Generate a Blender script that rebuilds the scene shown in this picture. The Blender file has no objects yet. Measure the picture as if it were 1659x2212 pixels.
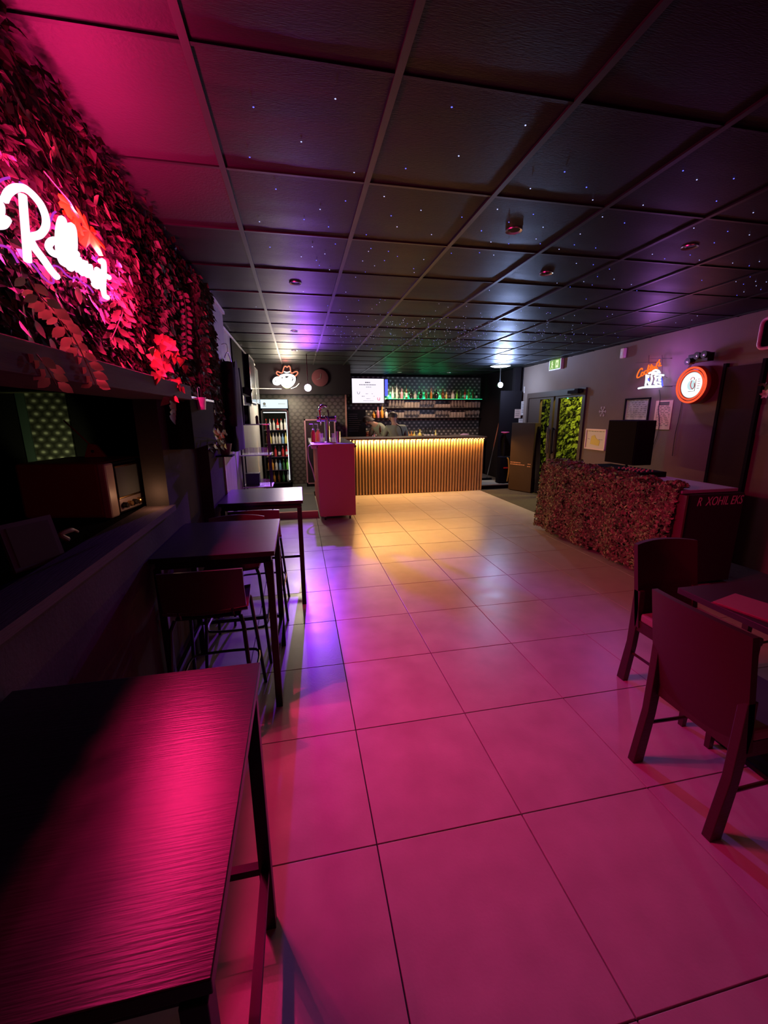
import bpy, bmesh, math, random
from mathutils import Vector, Matrix, Euler
random.seed(7)
R_ = random.random
PI = math.pi
scn = bpy.context.scene
COL = scn.collection

# ------------------------------------------------------------------ camera
FPX = 890.5735
cam_d = bpy.data.cameras.new('camera'); cam = bpy.data.objects.new('camera', cam_d); COL.objects.link(cam)
CR = Vector((0.979897, -0.199423, -0.005672)); CU = Vector((0.050715, 0.221499, 0.973841)); CF = Vector((0.192950, 0.954552, -0.227160))
CP = Vector((0, 0, 1.5869))
cam.matrix_world = Matrix(((CR.x, CU.x, -CF.x, CP.x), (CR.y, CU.y, -CF.y, CP.y), (CR.z, CU.z, -CF.z, CP.z), (0, 0, 0, 1)))
cam_d.sensor_fit = 'HORIZONTAL'; cam_d.sensor_width = 36.0; cam_d.lens = 36.0 * FPX / 1659.0
cam_d.clip_start = 0.02; cam_d.clip_end = 60
scn.camera = cam
# ------------------------------------------------------------------ world, exposure
w = bpy.data.worlds.new('world'); scn.world = w; w.use_nodes = True
w.node_tree.nodes['Background'].inputs[0].default_value = (0.10, 0.03, 0.06, 1)
w.node_tree.nodes['Background'].inputs[1].default_value = 0.015
scn.view_settings.view_transform = 'Standard'; scn.view_settings.look = 'None'
scn.view_settings.exposure = 0.0; scn.view_settings.gamma = 1.0; scn.view_settings.use_curve_mapping = False
# ------------------------------------------------------------------ lights
HC = 2.5896
def lamp(name, kind, loc, col, energy, radius=0.02, target=None, angle=60, blend=0.5, size=None, spec=1.0):
    d = bpy.data.lights.new(name, kind); d.color = col; d.energy = energy
    if kind in ('POINT', 'SPOT'): d.shadow_soft_size = radius
    if kind == 'SPOT': d.spot_size = math.radians(angle); d.spot_blend = blend
    if kind == 'AREA': d.shape = 'RECTANGLE'; d.size, d.size_y = size
    d.specular_factor = spec
    o = bpy.data.objects.new(name, d); COL.objects.link(o); o.location = loc
    if target is not None:
        o.rotation_euler = (Vector(target) - Vector(loc)).to_track_quat('-Z', 'Y').to_euler()
    return o
PINK = (1.0, 0.012, 0.14)
def area(name, loc, target, size, col, energy, spread=160):
    o = lamp(name, 'AREA', loc, col, energy, target=target, size=size); o.data.spread = math.radians(spread); return o
# pink letter sign: a row of small sources just in front of the tubes (the sign runs on out of the frame)
for yy, zz, e in ((1.42, 2.16, 4.0), (1.62, 2.2, 10.0), (1.80, 2.16, 18.0), (1.95, 2.10, 20.0), (2.08, 2.12, 20.0)):
    lamp('sign_light', 'POINT', (-0.656, yy, zz), PINK, e, 0.008)
for yy in (1.85, 2.10):
    lamp('sign_light', 'SPOT', (-0.650, yy, 2.15), PINK, 80, 0.008, (1.15, 2.55, 0.0), 92, 1.0)  # added spots push extra pink onto the middle floor, imitating lens corner falloff
for yy, zz in ((1.30, 2.18), (1.45, 2.24), (1.50, 2.08), (1.62, 2.16), (1.72, 2.26), (1.80, 2.06), (1.90, 2.20), (2.02, 2.12), (2.12, 2.20)):
    lamp('sign_back_glow', 'POINT', (-0.684, yy, zz), (1.0, 0.015, 0.22), 7.0, 0.006)
# cowboy sign
lamp('cowboy_light', 'POINT', (-0.15, 8.42, 2.08), (1.0, 0.84, 0.62), 85, 0.12)
lamp('cowboy_hat_light', 'POINT', (-0.18, 8.55, 2.44), (1.0, 0.05, 0.04), 3.0, 0.02)
lamp('cowboy_yellow_light', 'POINT', (-0.16, 8.6, 2.03), (0.9, 1.0, 0.1), 2.0, 0.02)
# purple par lamp under the bulkhead
lamp('purple_light', 'SPOT', (0.188, 7.225, 2.035), (0.30, 0.04, 1.0), 420, 0.015, (0.15, 4.3, 0.0), 62, 0.5)
lamp('purple_up_light', 'SPOT', (0.19, 7.24, 2.09), (0.36, 0.07, 1.0), 130, 0.02, (0.45, 6.2, 2.6), 105, 1.0)
# blue-white lamp in the far right corner
lamp('white_lamp_up', 'SPOT', (4.15, 8.22, 2.30), (0.36, 0.50, 1.0), 220, 0.03, (4.05, 7.95, 2.6), 150, 0.9)
lamp('white_lamp_glow', 'POINT', (4.17, 8.12, 2.22), (0.5, 0.65, 1.0), 48, 0.05)
# violet wash on ceiling and booth from the effect lamp on the right wall
lamp('violet_effect_light', 'POINT', (4.28, 4.60, 2.16), (0.60, 0.18, 1.0), 11, 0.04)
# red neon clock and cocktail sign
lamp('ring_light', 'POINT', (4.40, 4.18, 1.95), (1.0, 0.06, 0.02), 2.2, 0.04)
lamp('cocktail_red_light', 'POINT', (4.58, 4.99, 2.17), (1.0, 0.06, 0.04), 0.8, 0.02)
lamp('cocktail_blue_light', 'POINT', (4.56, 4.86, 2.02), (0.30, 0.28, 1.0), 1.8, 0.02)
# warm strip along the bar top
for i in range(22):
    lamp('bar_strip_light', 'POINT', (1.15 + i * 0.125, 8.205, 1.1165), (1.0, 0.48, 0.13), 15.0 - 0.50 * i, 0.008)
# green strip on the top back-bar shelf
for i in range(6):
    lamp('green_strip_light', 'POINT', (2.35 + i * 0.42, 10.64, 2.028), (0.02, 1.0, 0.35), 6.5, 0.01)
lamp('bar_warm_light', 'SPOT', (2.41, 9.93, 2.56), (1.0, 0.70, 0.48), 120, 0.03, (2.35, 10.2, 0), 140, 0.7)
lamp('bar_warm_light', 'SPOT', (3.62, 9.87, 2.56), (1.0, 0.60, 0.46), 50, 0.03, (3.6, 10.15, 0), 140, 0.7)
# garden lamp outside the glass door, lamp of the next room behind the hatch
lamp('garden_light', 'POINT', (5.15, 7.2, 2.35), (1.0, 0.84, 0.20), 110, 0.05)
lamp('next_room_light', 'SPOT', (-2.6, 4.9, 0.7), (0.85, 0.95, 0.40), 16, 0.03, (-2.93, 5.76, 1.3), 50, 0.6)
lamp('radio_fill_light', 'POINT', (-0.79, 2.44, 1.17), (1.0, 0.50, 0.26), 0.35, 0.01)  # added bare point without fixture, brightens the radio front
# unseen pink area light behind the camera, added to wash the near floor
area('rear_pink_fill', (1.6, -2.2, 2.2), (1.8, 2.5, 0.2), (2.5, 0.4), (1.0, 0.05, 0.12), 4)

# ------------------------------------------------------------------ helpers
def P(u, v): return (CF + CR * ((u - 829.5) / FPX) - CU * ((v - 1106.0) / FPX))
def onx(u, v, X): d = P(u, v); return CP + d * ((X - CP.x) / d.x)
def ony(u, v, Y): d = P(u, v); return CP + d * ((Y - CP.y) / d.y)
def onz(u, v, Z): d = P(u, v); return CP + d * ((Z - CP.z) / d.z)
RWK = 0.0548
def rwx(y): return 4.6 + RWK * (y - 3.57)
def rw(u, v, off=0.0):
    d = P(u, v); t = (4.6 - RWK * 3.57 - off) / (d.x - RWK * d.y); return CP + d * t
RWROT = math.atan2(-1, -RWK)

def mat(name, col, rough=0.6, metal=0.0, spec=0.5, emit=None, es=1.0, bump=None, var=None, trans=0.0, alpha=1.0, coat=0.0):
    m = bpy.data.materials.new(name); m.use_nodes = True; nt = m.node_tree; b = nt.nodes['Principled BSDF']
    b.inputs['Base Color'].default_value = (*col, 1); b.inputs['Roughness'].default_value = rough
    b.inputs['Metallic'].default_value = metal; b.inputs['Specular IOR Level'].default_value = spec
    if coat: b.inputs['Coat Weight'].default_value = coat
    if trans: b.inputs['Transmission Weight'].default_value = trans
    if alpha < 1: b.inputs['Alpha'].default_value = alpha
    if emit: b.inputs['Emission Color'].default_value = (*emit, 1); b.inputs['Emission Strength'].default_value = es
    if bump or var:
        tc = nt.nodes.new('ShaderNodeTexCoord'); mp = nt.nodes.new('ShaderNodeMapping'); nt.links.new(tc.outputs['Object'], mp.inputs[0])
    if bump:
        sc, st, scale = bump
        mp.inputs['Scale'].default_value = scale
        n = nt.nodes.new('ShaderNodeTexNoise'); n.inputs['Scale'].default_value = sc; n.inputs['Detail'].default_value = 4
        nt.links.new(mp.outputs[0], n.inputs[0])
        bp = nt.nodes.new('ShaderNodeBump'); bp.inputs['Strength'].default_value = st; bp.inputs['Distance'].default_value = 0.01
        nt.links.new(n.outputs[0], bp.inputs['Height']); nt.links.new(bp.outputs[0], b.inputs['Normal'])
    if var:
        sc, c2 = var
        n = nt.nodes.new('ShaderNodeTexNoise'); n.inputs['Scale'].default_value = sc; n.inputs['Detail'].default_value = 5
        nt.links.new(mp.outputs[0], n.inputs[0])
        r = nt.nodes.new('ShaderNodeValToRGB'); r.color_ramp.elements[0].position = 0.35; r.color_ramp.elements[1].position = 0.65
        r.color_ramp.elements[0].color = (*col, 1); r.color_ramp.elements[1].color = (*c2, 1)
        nt.links.new(n.outputs[0], r.inputs[0]); nt.links.new(r.outputs[0], b.inputs['Base Color'])
    return m
def emis(name, col, s):
    m = bpy.data.materials.new(name); m.use_nodes = True; nt = m.node_tree; nt.nodes.clear()
    e = nt.nodes.new('ShaderNodeEmission'); o = nt.nodes.new('ShaderNodeOutputMaterial'); e.inputs[0].default_value = (*col, 1); e.inputs[1].default_value = s
    nt.links.new(e.outputs[0], o.inputs[0]); return m

class MB:
    def __init__(s): s.v = []; s.f = []
    def add(s, vs, fs):
        n = len(s.v); s.v += [tuple(v) for v in vs]; s.f += [tuple(i + n for i in f) for f in fs]; return s
    def box(s, c, d, rot=None, taper=None):
        x, y, z = d[0] / 2, d[1] / 2, d[2] / 2
        vs = [Vector((sx * x, sy * y, sz * z)) for sz in (-1, 1) for sy in (-1, 1) for sx in (-1, 1)]
        if taper:
            for i in range(4): vs[i].x *= taper; vs[i].y *= taper
        if rot: M = Euler(rot).to_matrix(); vs = [M @ v for v in vs]
        return s.add([v + Vector(c) for v in vs], [(0, 2, 3, 1), (4, 5, 7, 6), (0, 1, 5, 4), (2, 6, 7, 3), (0, 4, 6, 2), (1, 3, 7, 5)])
    def bx(s, x0, x1, y0, y1, z0, z1): return s.box(((x0 + x1) / 2, (y0 + y1) / 2, (z0 + z1) / 2), (x1 - x0, y1 - y0, z1 - z0))
    def tube(s, pts, r, n=8, closed=False, cap=True):
        pts = [Vector(p) for p in pts]; N = len(pts); rs = r if isinstance(r, (list, tuple)) else [r] * N
        up = None; rings = []
        for i, p in enumerate(pts):
            a = pts[(i - 1) % N] if (closed or i > 0) else p; b = pts[(i + 1) % N] if (closed or i < N - 1) else p
            t = (b - a)
            t = t.normalized() if t.length > 1e-9 else Vector((0, 0, 1))
            if up is None:
                up = t.cross(Vector((0.13, 0.31, 0.94)))
                if up.length < 0.1: up = t.cross(Vector((1, 0, 0)))
            up = (up - t * up.dot(t)); up = up.normalized() if up.length > 1e-6 else t.orthogonal().normalized()
            w_ = t.cross(up); rings.append([p + (up * math.cos(2 * PI * k / n) + w_ * math.sin(2 * PI * k / n)) * rs[i] for k in range(n)])
        vs = [v for rg in rings for v in rg]; fs = []
        for i in range(N if closed else N - 1):
            j = (i + 1) % N
            for k in range(n): fs.append((i * n + k, i * n + (k + 1) % n, j * n + (k + 1) % n, j * n + k))
        if not closed and cap: fs.append(tuple(range(n - 1, -1, -1))); fs.append(tuple((N - 1) * n + k for k in range(n)))
        return s.add(vs, fs)
    def lathe(s, prof, c=(0, 0, 0), n=14, axis='z', cap=True):
        vs = []; c = Vector(c)
        for (r, h) in prof:
            for k in range(n):
                a = 2 * PI * k / n; x, y = r * math.cos(a), r * math.sin(a)
                vs.append(c + (Vector((x, y, h)) if axis == 'z' else Vector((x, h, y)) if axis == 'y' else Vector((h, x, y))))
        fs = []
        for i in range(len(prof) - 1):
            for k in range(n): fs.append((i * n + k, i * n + (k + 1) % n, (i + 1) * n + (k + 1) % n, (i + 1) * n + k))
        if cap: fs.append(tuple(range(n - 1, -1, -1))); fs.append(tuple((len(prof) - 1) * n + k for k in range(n)))
        return s.add(vs, fs)
    def prism(s, poly, d0, d1, plane='xz'):
        n = len(poly); m = {'xz': lambda a, b, d: (a, d, b), 'xy': lambda a, b, d: (a, b, d), 'yz': lambda a, b, d: (d, a, b)}[plane]
        vs = [m(a, b, d0) for a, b in poly] + [m(a, b, d1) for a, b in poly]
        fs = [tuple(range(n)), tuple(range(2 * n - 1, n - 1, -1))] + [(i, i + n, (i + 1) % n + n, (i + 1) % n) for i in range(n)]
        return s.add(vs, fs)
    def mesh(s, name, m, smooth=False, bevel=0.0):
        me = bpy.data.meshes.new(name); me.from_pydata(s.v, [], s.f); 
        bm = bmesh.new(); bm.from_mesh(me)
        if bevel: bmesh.ops.bevel(bm, geom=bm.edges[:], offset=bevel, segments=2, affect='EDGES', profile=0.5)
        bmesh.ops.recalc_face_normals(bm, faces=bm.faces[:]); bm.to_mesh(me); bm.free()
        if smooth:
            for p in me.polygons: p.use_smooth = True
            try: me.set_sharp_from_angle(angle=math.radians(40))
            except Exception: pass
        if m: me.materials.append(m)
        return me
    def build(s, name, m, parent=None, smooth=False, bevel=0.0, loc=(0, 0, 0), rot=(0, 0, 0)):
        return link(name, s.mesh(name, m, smooth, bevel), parent, loc, rot)
def link(name, me, parent=None, loc=(0, 0, 0), rot=(0, 0, 0)):
    o = bpy.data.objects.new(name, me); COL.objects.link(o); o.location = loc; o.rotation_euler = rot
    if parent: o.parent = parent
    return o
def tag(o, label=None, cat=None, group=None, kind=None):
    if label: o['label'] = label
    if cat: o['category'] = cat
    if group: o['group'] = group
    if kind: o['kind'] = kind
    return o
def thing(name, loc, label, cat, group=None, rz=0.0):
    o = bpy.data.objects.new(name, None); o.empty_display_size = 0.1; COL.objects.link(o); o.location = loc; o.rotation_euler = (0, 0, rz)
    return tag(o, label, cat, group)
def copy_tree(o, parent=None):
    c = o.copy(); COL.objects.link(c)
    if parent: c.parent = parent
    for ch in list(o.children): copy_tree(ch, c)
    return c
def dup(o, loc, rz, label, group=None):
    c = copy_tree(o); c.location = loc; c.rotation_euler = (0, 0, rz); c['label'] = label
    if group: c['group'] = group
    return c
def struct(o): o['kind'] = 'structure'; return o
def crom(pts, k=6, closed=False):
    pts = [Vector(p) for p in pts]; N = len(pts); out = []
    for i in range(N if closed else N - 1):
        if closed: a, b, c, d = pts[(i - 1) % N], pts[i], pts[(i + 1) % N], pts[(i + 2) % N]
        else: a, b, c, d = pts[max(i - 1, 0)], pts[i], pts[i + 1], pts[min(i + 2, N - 1)]
        for j in range(k):
            t = j / k; out.append(0.5 * ((2 * b) + (c - a) * t + (2 * a - 5 * b + 4 * c - d) * t * t + (3 * b - a - 3 * c + d) * t ** 3))
    if not closed: out.append(pts[-1])
    return out
def text_mesh(name, body, size, m, parent=None, loc=(0, 0, 0), rot=(PI / 2, 0, 0), depth=0.0008, shear=0.0, sx=1.0, align='CENTER'):
    cu = bpy.data.curves.new(name, 'FONT'); cu.body = body; cu.size = size; cu.extrude = depth; cu.shear = shear; cu.align_x = align; cu.align_y = 'CENTER'
    cu.resolution_u = 3
    t = bpy.data.objects.new(name, cu); COL.objects.link(t)
    dg = bpy.context.evaluated_depsgraph_get(); me = bpy.data.meshes.new_from_object(t.evaluated_get(dg))
    bpy.data.objects.remove(t); bpy.data.curves.remove(cu)
    for v in me.vertices: v.co.x *= sx
    me.materials.clear(); me.materials.append(m); me.name = name
    return link(name, me, parent, loc, rot)

# ------------------------------------------------------------------ materials
M = {}
def tile_mat(name, c1, c2, rough, scale=(1, 1, 1), streak=0.0, spec=0.5, bs=0.15, nscale=6):
    m = bpy.data.materials.new(name); m.use_nodes = True; nt = m.node_tree; b = nt.nodes['Principled BSDF']
    tc = nt.nodes.new('ShaderNodeTexCoord'); oi = nt.nodes.new('ShaderNodeObjectInfo')
    ad = nt.nodes.new('ShaderNodeVectorMath'); ad.operation = 'ADD'
    ml = nt.nodes.new('ShaderNodeVectorMath'); ml.operation = 'SCALE'; ml.inputs[3].default_value = 37.0
    nt.links.new(oi.outputs['Location'], ml.inputs[0]); nt.links.new(tc.outputs['Object'], ad.inputs[0]); nt.links.new(ml.outputs[0], ad.inputs[1])
    mp = nt.nodes.new('ShaderNodeMapping'); mp.inputs['Scale'].default_value = scale; nt.links.new(ad.outputs[0], mp.inputs[0])
    n = nt.nodes.new('ShaderNodeTexNoise'); n.inputs['Scale'].default_value = nscale; n.inputs['Detail'].default_value = 6; nt.links.new(mp.outputs[0], n.inputs[0])
    n2 = nt.nodes.new('ShaderNodeTexNoise'); n2.inputs['Scale'].default_value = 90; n2.inputs['Detail'].default_value = 3; nt.links.new(mp.outputs[0], n2.inputs[0])
    r = nt.nodes.new('ShaderNodeValToRGB'); r.color_ramp.elements[0].position = 0.3; r.color_ramp.elements[1].position = 0.7
    r.color_ramp.elements[0].color = (*c1, 1); r.color_ramp.elements[1].color = (*c2, 1)
    nt.links.new(n.outputs[0], r.inputs[0]); nt.links.new(r.outputs[0], b.inputs['Base Color'])
    mr = nt.nodes.new('ShaderNodeMapRange'); mr.inputs['To Min'].default_value = rough - 0.08; mr.inputs['To Max'].default_value = rough + 0.1
    nt.links.new(n.outputs[0], mr.inputs[0]); nt.links.new(mr.outputs[0], b.inputs['Roughness'])
    bp = nt.nodes.new('ShaderNodeBump'); bp.inputs['Strength'].default_value = bs; bp.inputs['Distance'].default_value = 0.004
    nt.links.new(n2.outputs[0], bp.inputs['Height']); nt.links.new(bp.outputs[0], b.inputs['Normal'])
    b.inputs['Specular IOR Level'].default_value = spec
    return m
M['floor'] = tile_mat('floor_tile', (0.38, 0.355, 0.33), (0.46, 0.43, 0.40), 0.31, bs=0.10, spec=0.5)
M['grout'] = mat('grout', (0.03, 0.028, 0.027), 0.9)
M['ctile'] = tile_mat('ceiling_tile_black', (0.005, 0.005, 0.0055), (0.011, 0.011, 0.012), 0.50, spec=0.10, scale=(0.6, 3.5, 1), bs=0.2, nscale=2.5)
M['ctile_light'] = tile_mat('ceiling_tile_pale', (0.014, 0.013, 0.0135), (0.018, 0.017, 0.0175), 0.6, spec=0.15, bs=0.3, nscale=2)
M['cgrid'] = mat('ceiling_grid', (0.009, 0.009, 0.009), 0.45, spec=0.30)
M['wall_dark'] = mat('wall_dark', (0.052, 0.044, 0.045), 0.9, spec=0.03, bump=(60, 0.15, (1, 1, 1)), var=(2.5, (0.078, 0.068, 0.066)))
M['wall_right'] = mat('wall_olive', (0.165, 0.125, 0.110), 0.85, spec=0.15, bump=(80, 0.12, (1, 1, 1)), var=(2.0, (0.180, 0.138, 0.122)))
M['wall_pale'] = mat('wall_pale', (0.42, 0.40, 0.38), 0.6, bump=(8, 0.2, (6, 6, 0.5)), var=(4, (0.33, 0.31, 0.30)))
M['black'] = mat('black_paint', (0.012, 0.010, 0.012), 0.9, spec=0.03)
M['blackgloss'] = mat('black_gloss', (0.015, 0.014, 0.016), 0.25)
M['carpet'] = mat('dark_carpet', (0.05, 0.046, 0.034), 0.95, bump=(250, 0.6, (1, 1, 1)), var=(30, (0.07, 0.064, 0.045)))
M['metal_dark'] = mat('dark_steel', (0.02, 0.018, 0.02), 0.38, metal=0.6)
M['chrome'] = mat('chrome', (0.75, 0.75, 0.78), 0.12, metal=1.0)
M['steel'] = mat('brushed_steel', (0.55, 0.55, 0.57), 0.3, metal=1.0)
M['white'] = mat('white_plastic', (0.75, 0.74, 0.72), 0.45)
M['paper'] = mat('paper', (0.62, 0.50, 0.34), 0.8, var=(7, (0.52, 0.36, 0.25)))
M['paperw'] = mat('white_paper', (0.62, 0.58, 0.55), 0.8)
M['ink'] = mat('ink', (0.05, 0.045, 0.05), 0.8)
M['woodtable'] = mat('black_oak_laminate', (0.012, 0.010, 0.010), 0.30, spec=0.42, bump=(14, 0.08, (0.8, 16, 1)), var=(3, (0.018, 0.014, 0.015)))
M['wenge'] = mat('wenge_wood', (0.040, 0.016, 0.014), 0.35, bump=(20, 0.15, (1, 1, 8)))
M['seat_cream'] = mat('cream_seat', (0.24, 0.20, 0.14), 0.7)
M['back_uphol'] = mat('brown_back', (0.050, 0.020, 0.022), 0.6, spec=0.3, bump=(12, 0.12, (1, 1, 6)))
M['ply'] = mat('dark_plywood', (0.045, 0.016, 0.018), 0.3)
M['slat'] = mat('oak_slat', (0.50, 0.30, 0.15), 0.55, bump=(15, 0.15, (1, 1, 0.1)))
M['bartop'] = mat('bar_top', (0.12, 0.07, 0.04), 0.35)
M['red'] = mat('red_panel', (0.55, 0.16, 0.16), 0.6, bump=(60, 0.1, (1, 1, 1)))
M['net'] = mat('camouflage_net', (0.13, 0.20, 0.08), 0.85, var=(5, (0.24, 0.24, 0.11)))
M['netbase'] = mat('net_backing', (0.045, 0.036, 0.022), 0.9, bump=(30, 0.6, (1, 1, 1)))
M['leaf'] = mat('ivy_leaf', (0.009, 0.010, 0.005), 0.6, spec=0.12, var=(9, (0.030, 0.017, 0.012)))
M['leaf_big'] = mat('philodendron_leaf', (0.20, 0.12, 0.08), 0.5, spec=0.3)
M['leaf_dark'] = mat('dark_leaf', (0.10, 0.13, 0.06), 0.5)
M['leaf_orange'] = mat('orange_leaf', (0.40, 0.20, 0.006), 0.6, spec=0.2)
M['leaf_pale'] = mat('pale_leaf', (0.65, 0.55, 0.36), 0.5)
M['leaf_green'] = mat('green_leaf', (0.28, 0.55, 0.04), 0.5)
M['leaf_garden'] = mat('garden_leaf', (0.32, 0.42, 0.06), 0.6, var=(6, (0.16, 0.26, 0.03)))
M['stem'] = mat('stem', (0.10, 0.10, 0.05), 0.7)
M['ledge'] = mat('ledge_wood', (0.10, 0.07, 0.078), 0.85, spec=0.05, bump=(20, 0.3, (8, 0.6, 8)))
M['neon_pink'] = emis('neon_pink', (1.0, 0.72, 0.90), 1.6)
M['neon_edge'] = emis('neon_edge', (0.75, 0.05, 0.85), 0.65)
M['neon_red'] = emis('neon_red', (1.0, 0.28, 0.16), 1.2)
M['neon_white'] = emis('neon_white', (1.0, 1.0, 0.95), 4.0)
M['neon_yellow'] = emis('neon_yellow', (0.95, 1.0, 0.30), 2.2)
M['neon_orange'] = emis('neon_orange', (1.0, 0.16, 0.02), 1.15)
M['neon_bwhite'] = emis('neon_bluewhite', (0.80, 0.93, 1.0), 1.6)
M['neon_blue'] = emis('neon_blue', (0.10, 0.12, 1.0), 1.5)
M['neon_ring'] = emis('neon_ring', (1.0, 0.11, 0.04), 1.0)
M['clockface'] = emis('clock_face', (0.62, 0.86, 0.90), 0.95)
M['neon_dimpink'] = mat('unlit_pink_tube', (0.75, 0.25, 0.50), 0.4)
M['screen'] = emis('tv_screen', (0.93, 0.86, 1.0), 1.1)
M['led'] = emis('led_warm', (1.0, 0.75, 0.28), 6.0)
M['led_green'] = emis('led_green', (0.02, 1.0, 0.38), 1.4)
M['fridge_light'] = emis('fridge_header', (0.68, 0.86, 1.0), 1.3)
M['fridge_tube'] = emis('fridge_tube', (0.85, 0.95, 1.0), 3.0)
M['exit'] = emis('exit_green', (0.38, 0.72, 0.20), 0.6)
M['exitw'] = emis('exit_pictogram', (0.85, 1.0, 0.60), 1.0)
M['lamp_white'] = emis('lamp_white', (0.75, 0.87, 1.0), 12.0)
M['lamp_purple'] = emis('lamp_purple', (0.90, 0.65, 1.0), 9.0)
M['lens'] = mat('lamp_lens', (0.5, 0.4, 0.5), 0.15, metal=0.7)
M['downlight_on'] = emis('downlight_on', (1.0, 0.9, 0.65), 1.2)
M['tube_off'] = mat('dark_tube_support', (0.05, 0.03, 0.035), 0.4)
M['glass'] = mat('clear_glass', (0.65, 0.55, 0.48), 0.08, spec=0.6, alpha=0.15)
M['pane'] = mat('door_pane', (0.01, 0.012, 0.01), 0.02, spec=0.6, alpha=0.12)
M['radio_side'] = mat('radio_cabinet', (0.34, 0.08, 0.04), 0.35)
M['radio_cream'] = mat('radio_front', (0.55, 0.42, 0.34), 0.4)
M['radio_dial'] = mat('radio_dial', (0.10, 0.11, 0.12), 0.15)
M['brass'] = mat('brass', (0.7, 0.45, 0.2), 0.3, metal=1.0)
M['orangewood'] = mat('orange_wood', (0.50, 0.16, 0.07), 0.5)
M['cloth_black'] = mat('black_cloth', (0.007, 0.007, 0.012), 0.9, spec=0.1)
M['cloth_grey'] = mat('grey_green_shirt', (0.26, 0.28, 0.20), 0.85, bump=(12, 0.3, (1, 1, 1)))
M['cloth_purple'] = mat('purple_cloth', (0.30, 0.16, 0.60), 0.5)
M['skin'] = mat('skin', (0.45, 0.25, 0.18), 0.55)
M['hair'] = mat('dark_hair', (0.035, 0.022, 0.018), 0.6)
M['violet_top'] = mat('grey_booth_top', (0.5, 0.46, 0.52), 0.6)
M['terracotta'] = mat('terracotta', (0.40, 0.14, 0.09), 0.7)
M['pinkplastic'] = mat('pink_plastic', (0.8, 0.08, 0.25), 0.4)
M['yellow'] = mat('yellow_cloth', (0.75, 0.40, 0.05), 0.7)
M['caselet'] = mat('case_lettering', (0.75, 0.45, 0.50), 0.6)
M['case'] = mat('flight_case', (0.04, 0.025, 0.034), 0.7, spec=0.12)
BC = dict(brown=(0.12, 0.04, 0.015), green=(0.03, 0.16, 0.04), clear=(0.55, 0.55, 0.5), amber=(0.55, 0.22, 0.03), black=(0.012, 0.012, 0.012), red=(0.6, 0.03, 0.03),
          white=(0.75, 0.72, 0.68), pink=(0.65, 0.25, 0.3), blue=(0.25, 0.45, 0.75), yellow=(0.7, 0.6, 0.15), lime=(0.2, 0.6, 0.08), orange=(0.8, 0.35, 0.05))
for k_, c_ in BC.items(): M['b_' + k_] = mat('bottle_' + k_, c_, 0.15, spec=0.6, coat=0.3)

def wallpaper(name, g=1.0):
    m = bpy.data.materials.new(name); m.use_nodes = True; nt = m.node_tree; b = nt.nodes['Principled BSDF']; L = nt.links.new
    tc = nt.nodes.new('ShaderNodeTexCoord'); sp = nt.nodes.new('ShaderNodeSeparateXYZ'); L(tc.outputs['Object'], sp.inputs[0])
    def mth(op, a, bb=None, cc=None):
        n = nt.nodes.new('ShaderNodeMath'); n.operation = op
        for i, x in enumerate((a, bb, cc)):
            if x is None: continue
            if isinstance(x, (int, float)): n.inputs[i].default_value = x
            else: L(x, n.inputs[i])
        return n.outputs[0]
    u = mth('DIVIDE', sp.outputs[0], 0.127); v = mth('DIVIDE', sp.outputs[2], 0.150)
    def dist(ou, ov):
        a = mth('SUBTRACT', mth('FRACT', mth('ADD', u, ou)), 0.5); c = mth('SUBTRACT', mth('FRACT', mth('ADD', v, ov)), 0.5)
        c2 = mth('MULTIPLY', c, 1.25)
        d1 = mth('ADD', mth('ABSOLUTE', a), mth('ABSOLUTE', c2))
        cres = mth('SQRT', mth('ADD', mth('POWER', a, 2.0), mth('POWER', mth('MULTIPLY', mth('ADD', c, 0.12), 1.6), 2.0)))
        return d1, cres
    a1, c1 = dist(0, 0); a2, c2 = dist(0.5, 0.5)
    dc = mth('MINIMUM', c1, c2)
    r = nt.nodes.new('ShaderNodeValToRGB'); e = r.color_ramp.elements
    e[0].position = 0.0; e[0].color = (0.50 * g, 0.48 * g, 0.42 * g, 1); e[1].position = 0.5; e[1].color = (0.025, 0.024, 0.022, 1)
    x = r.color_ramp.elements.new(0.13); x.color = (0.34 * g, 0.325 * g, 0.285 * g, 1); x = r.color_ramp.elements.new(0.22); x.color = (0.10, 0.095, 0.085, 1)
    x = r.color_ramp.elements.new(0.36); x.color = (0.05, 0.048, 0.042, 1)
    L(dc, r.inputs[0]); L(r.outputs[0], b.inputs['Base Color']); b.inputs['Roughness'].default_value = 0.4
    return m
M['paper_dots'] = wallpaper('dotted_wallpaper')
M['mosaic'] = mat('ctile_dim', (0.06, 0.06, 0.06), 0.6)

# ================================================================== ROOM SHELL
Y0, Y1, YB, YBL = -2.4, 8.25, 10.7, 9.5
# floor: grout slab with one object per tile
fl = struct(MB().bx(-4.2, 7.5, Y0 - 0.1, 11.0, -0.16, -0.012).build('floor', M['grout']))
tme = {}
def ftile(x0, x1, y0, y1):
    k = (round(x1 - x0, 3), round(y1 - y0, 3))
    if k not in tme:
        tme[k] = MB().box((0, 0, -0.008), (k[0] - 0.005, k[1] - 0.005, 0.016)).mesh('tile', M['floor'], bevel=0.0012)
    o = link('tile', tme[k], fl, ((x0 + x1) / 2, (y0 + y1) / 2, 0)); o.rotation_euler = ((R_() - .5) * 0.0016, (R_() - .5) * 0.0016, 0)
xs = [-0.77] + [0.2122 - 0.6, 0.2122] + [0.2122 + 0.6 * i for i in range(1, 6)] + [3.80]
ys = [4.8217 - 0.6 * j for j in range(12, -7, -1)]
xs[0:1] = [-0.98]
for i in range(len(xs) - 1):
    for j in range(len(ys) - 1):
        y1_ = ys[j + 1]
        ftile(xs[i], xs[i + 1], ys[j], y1_)
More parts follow.
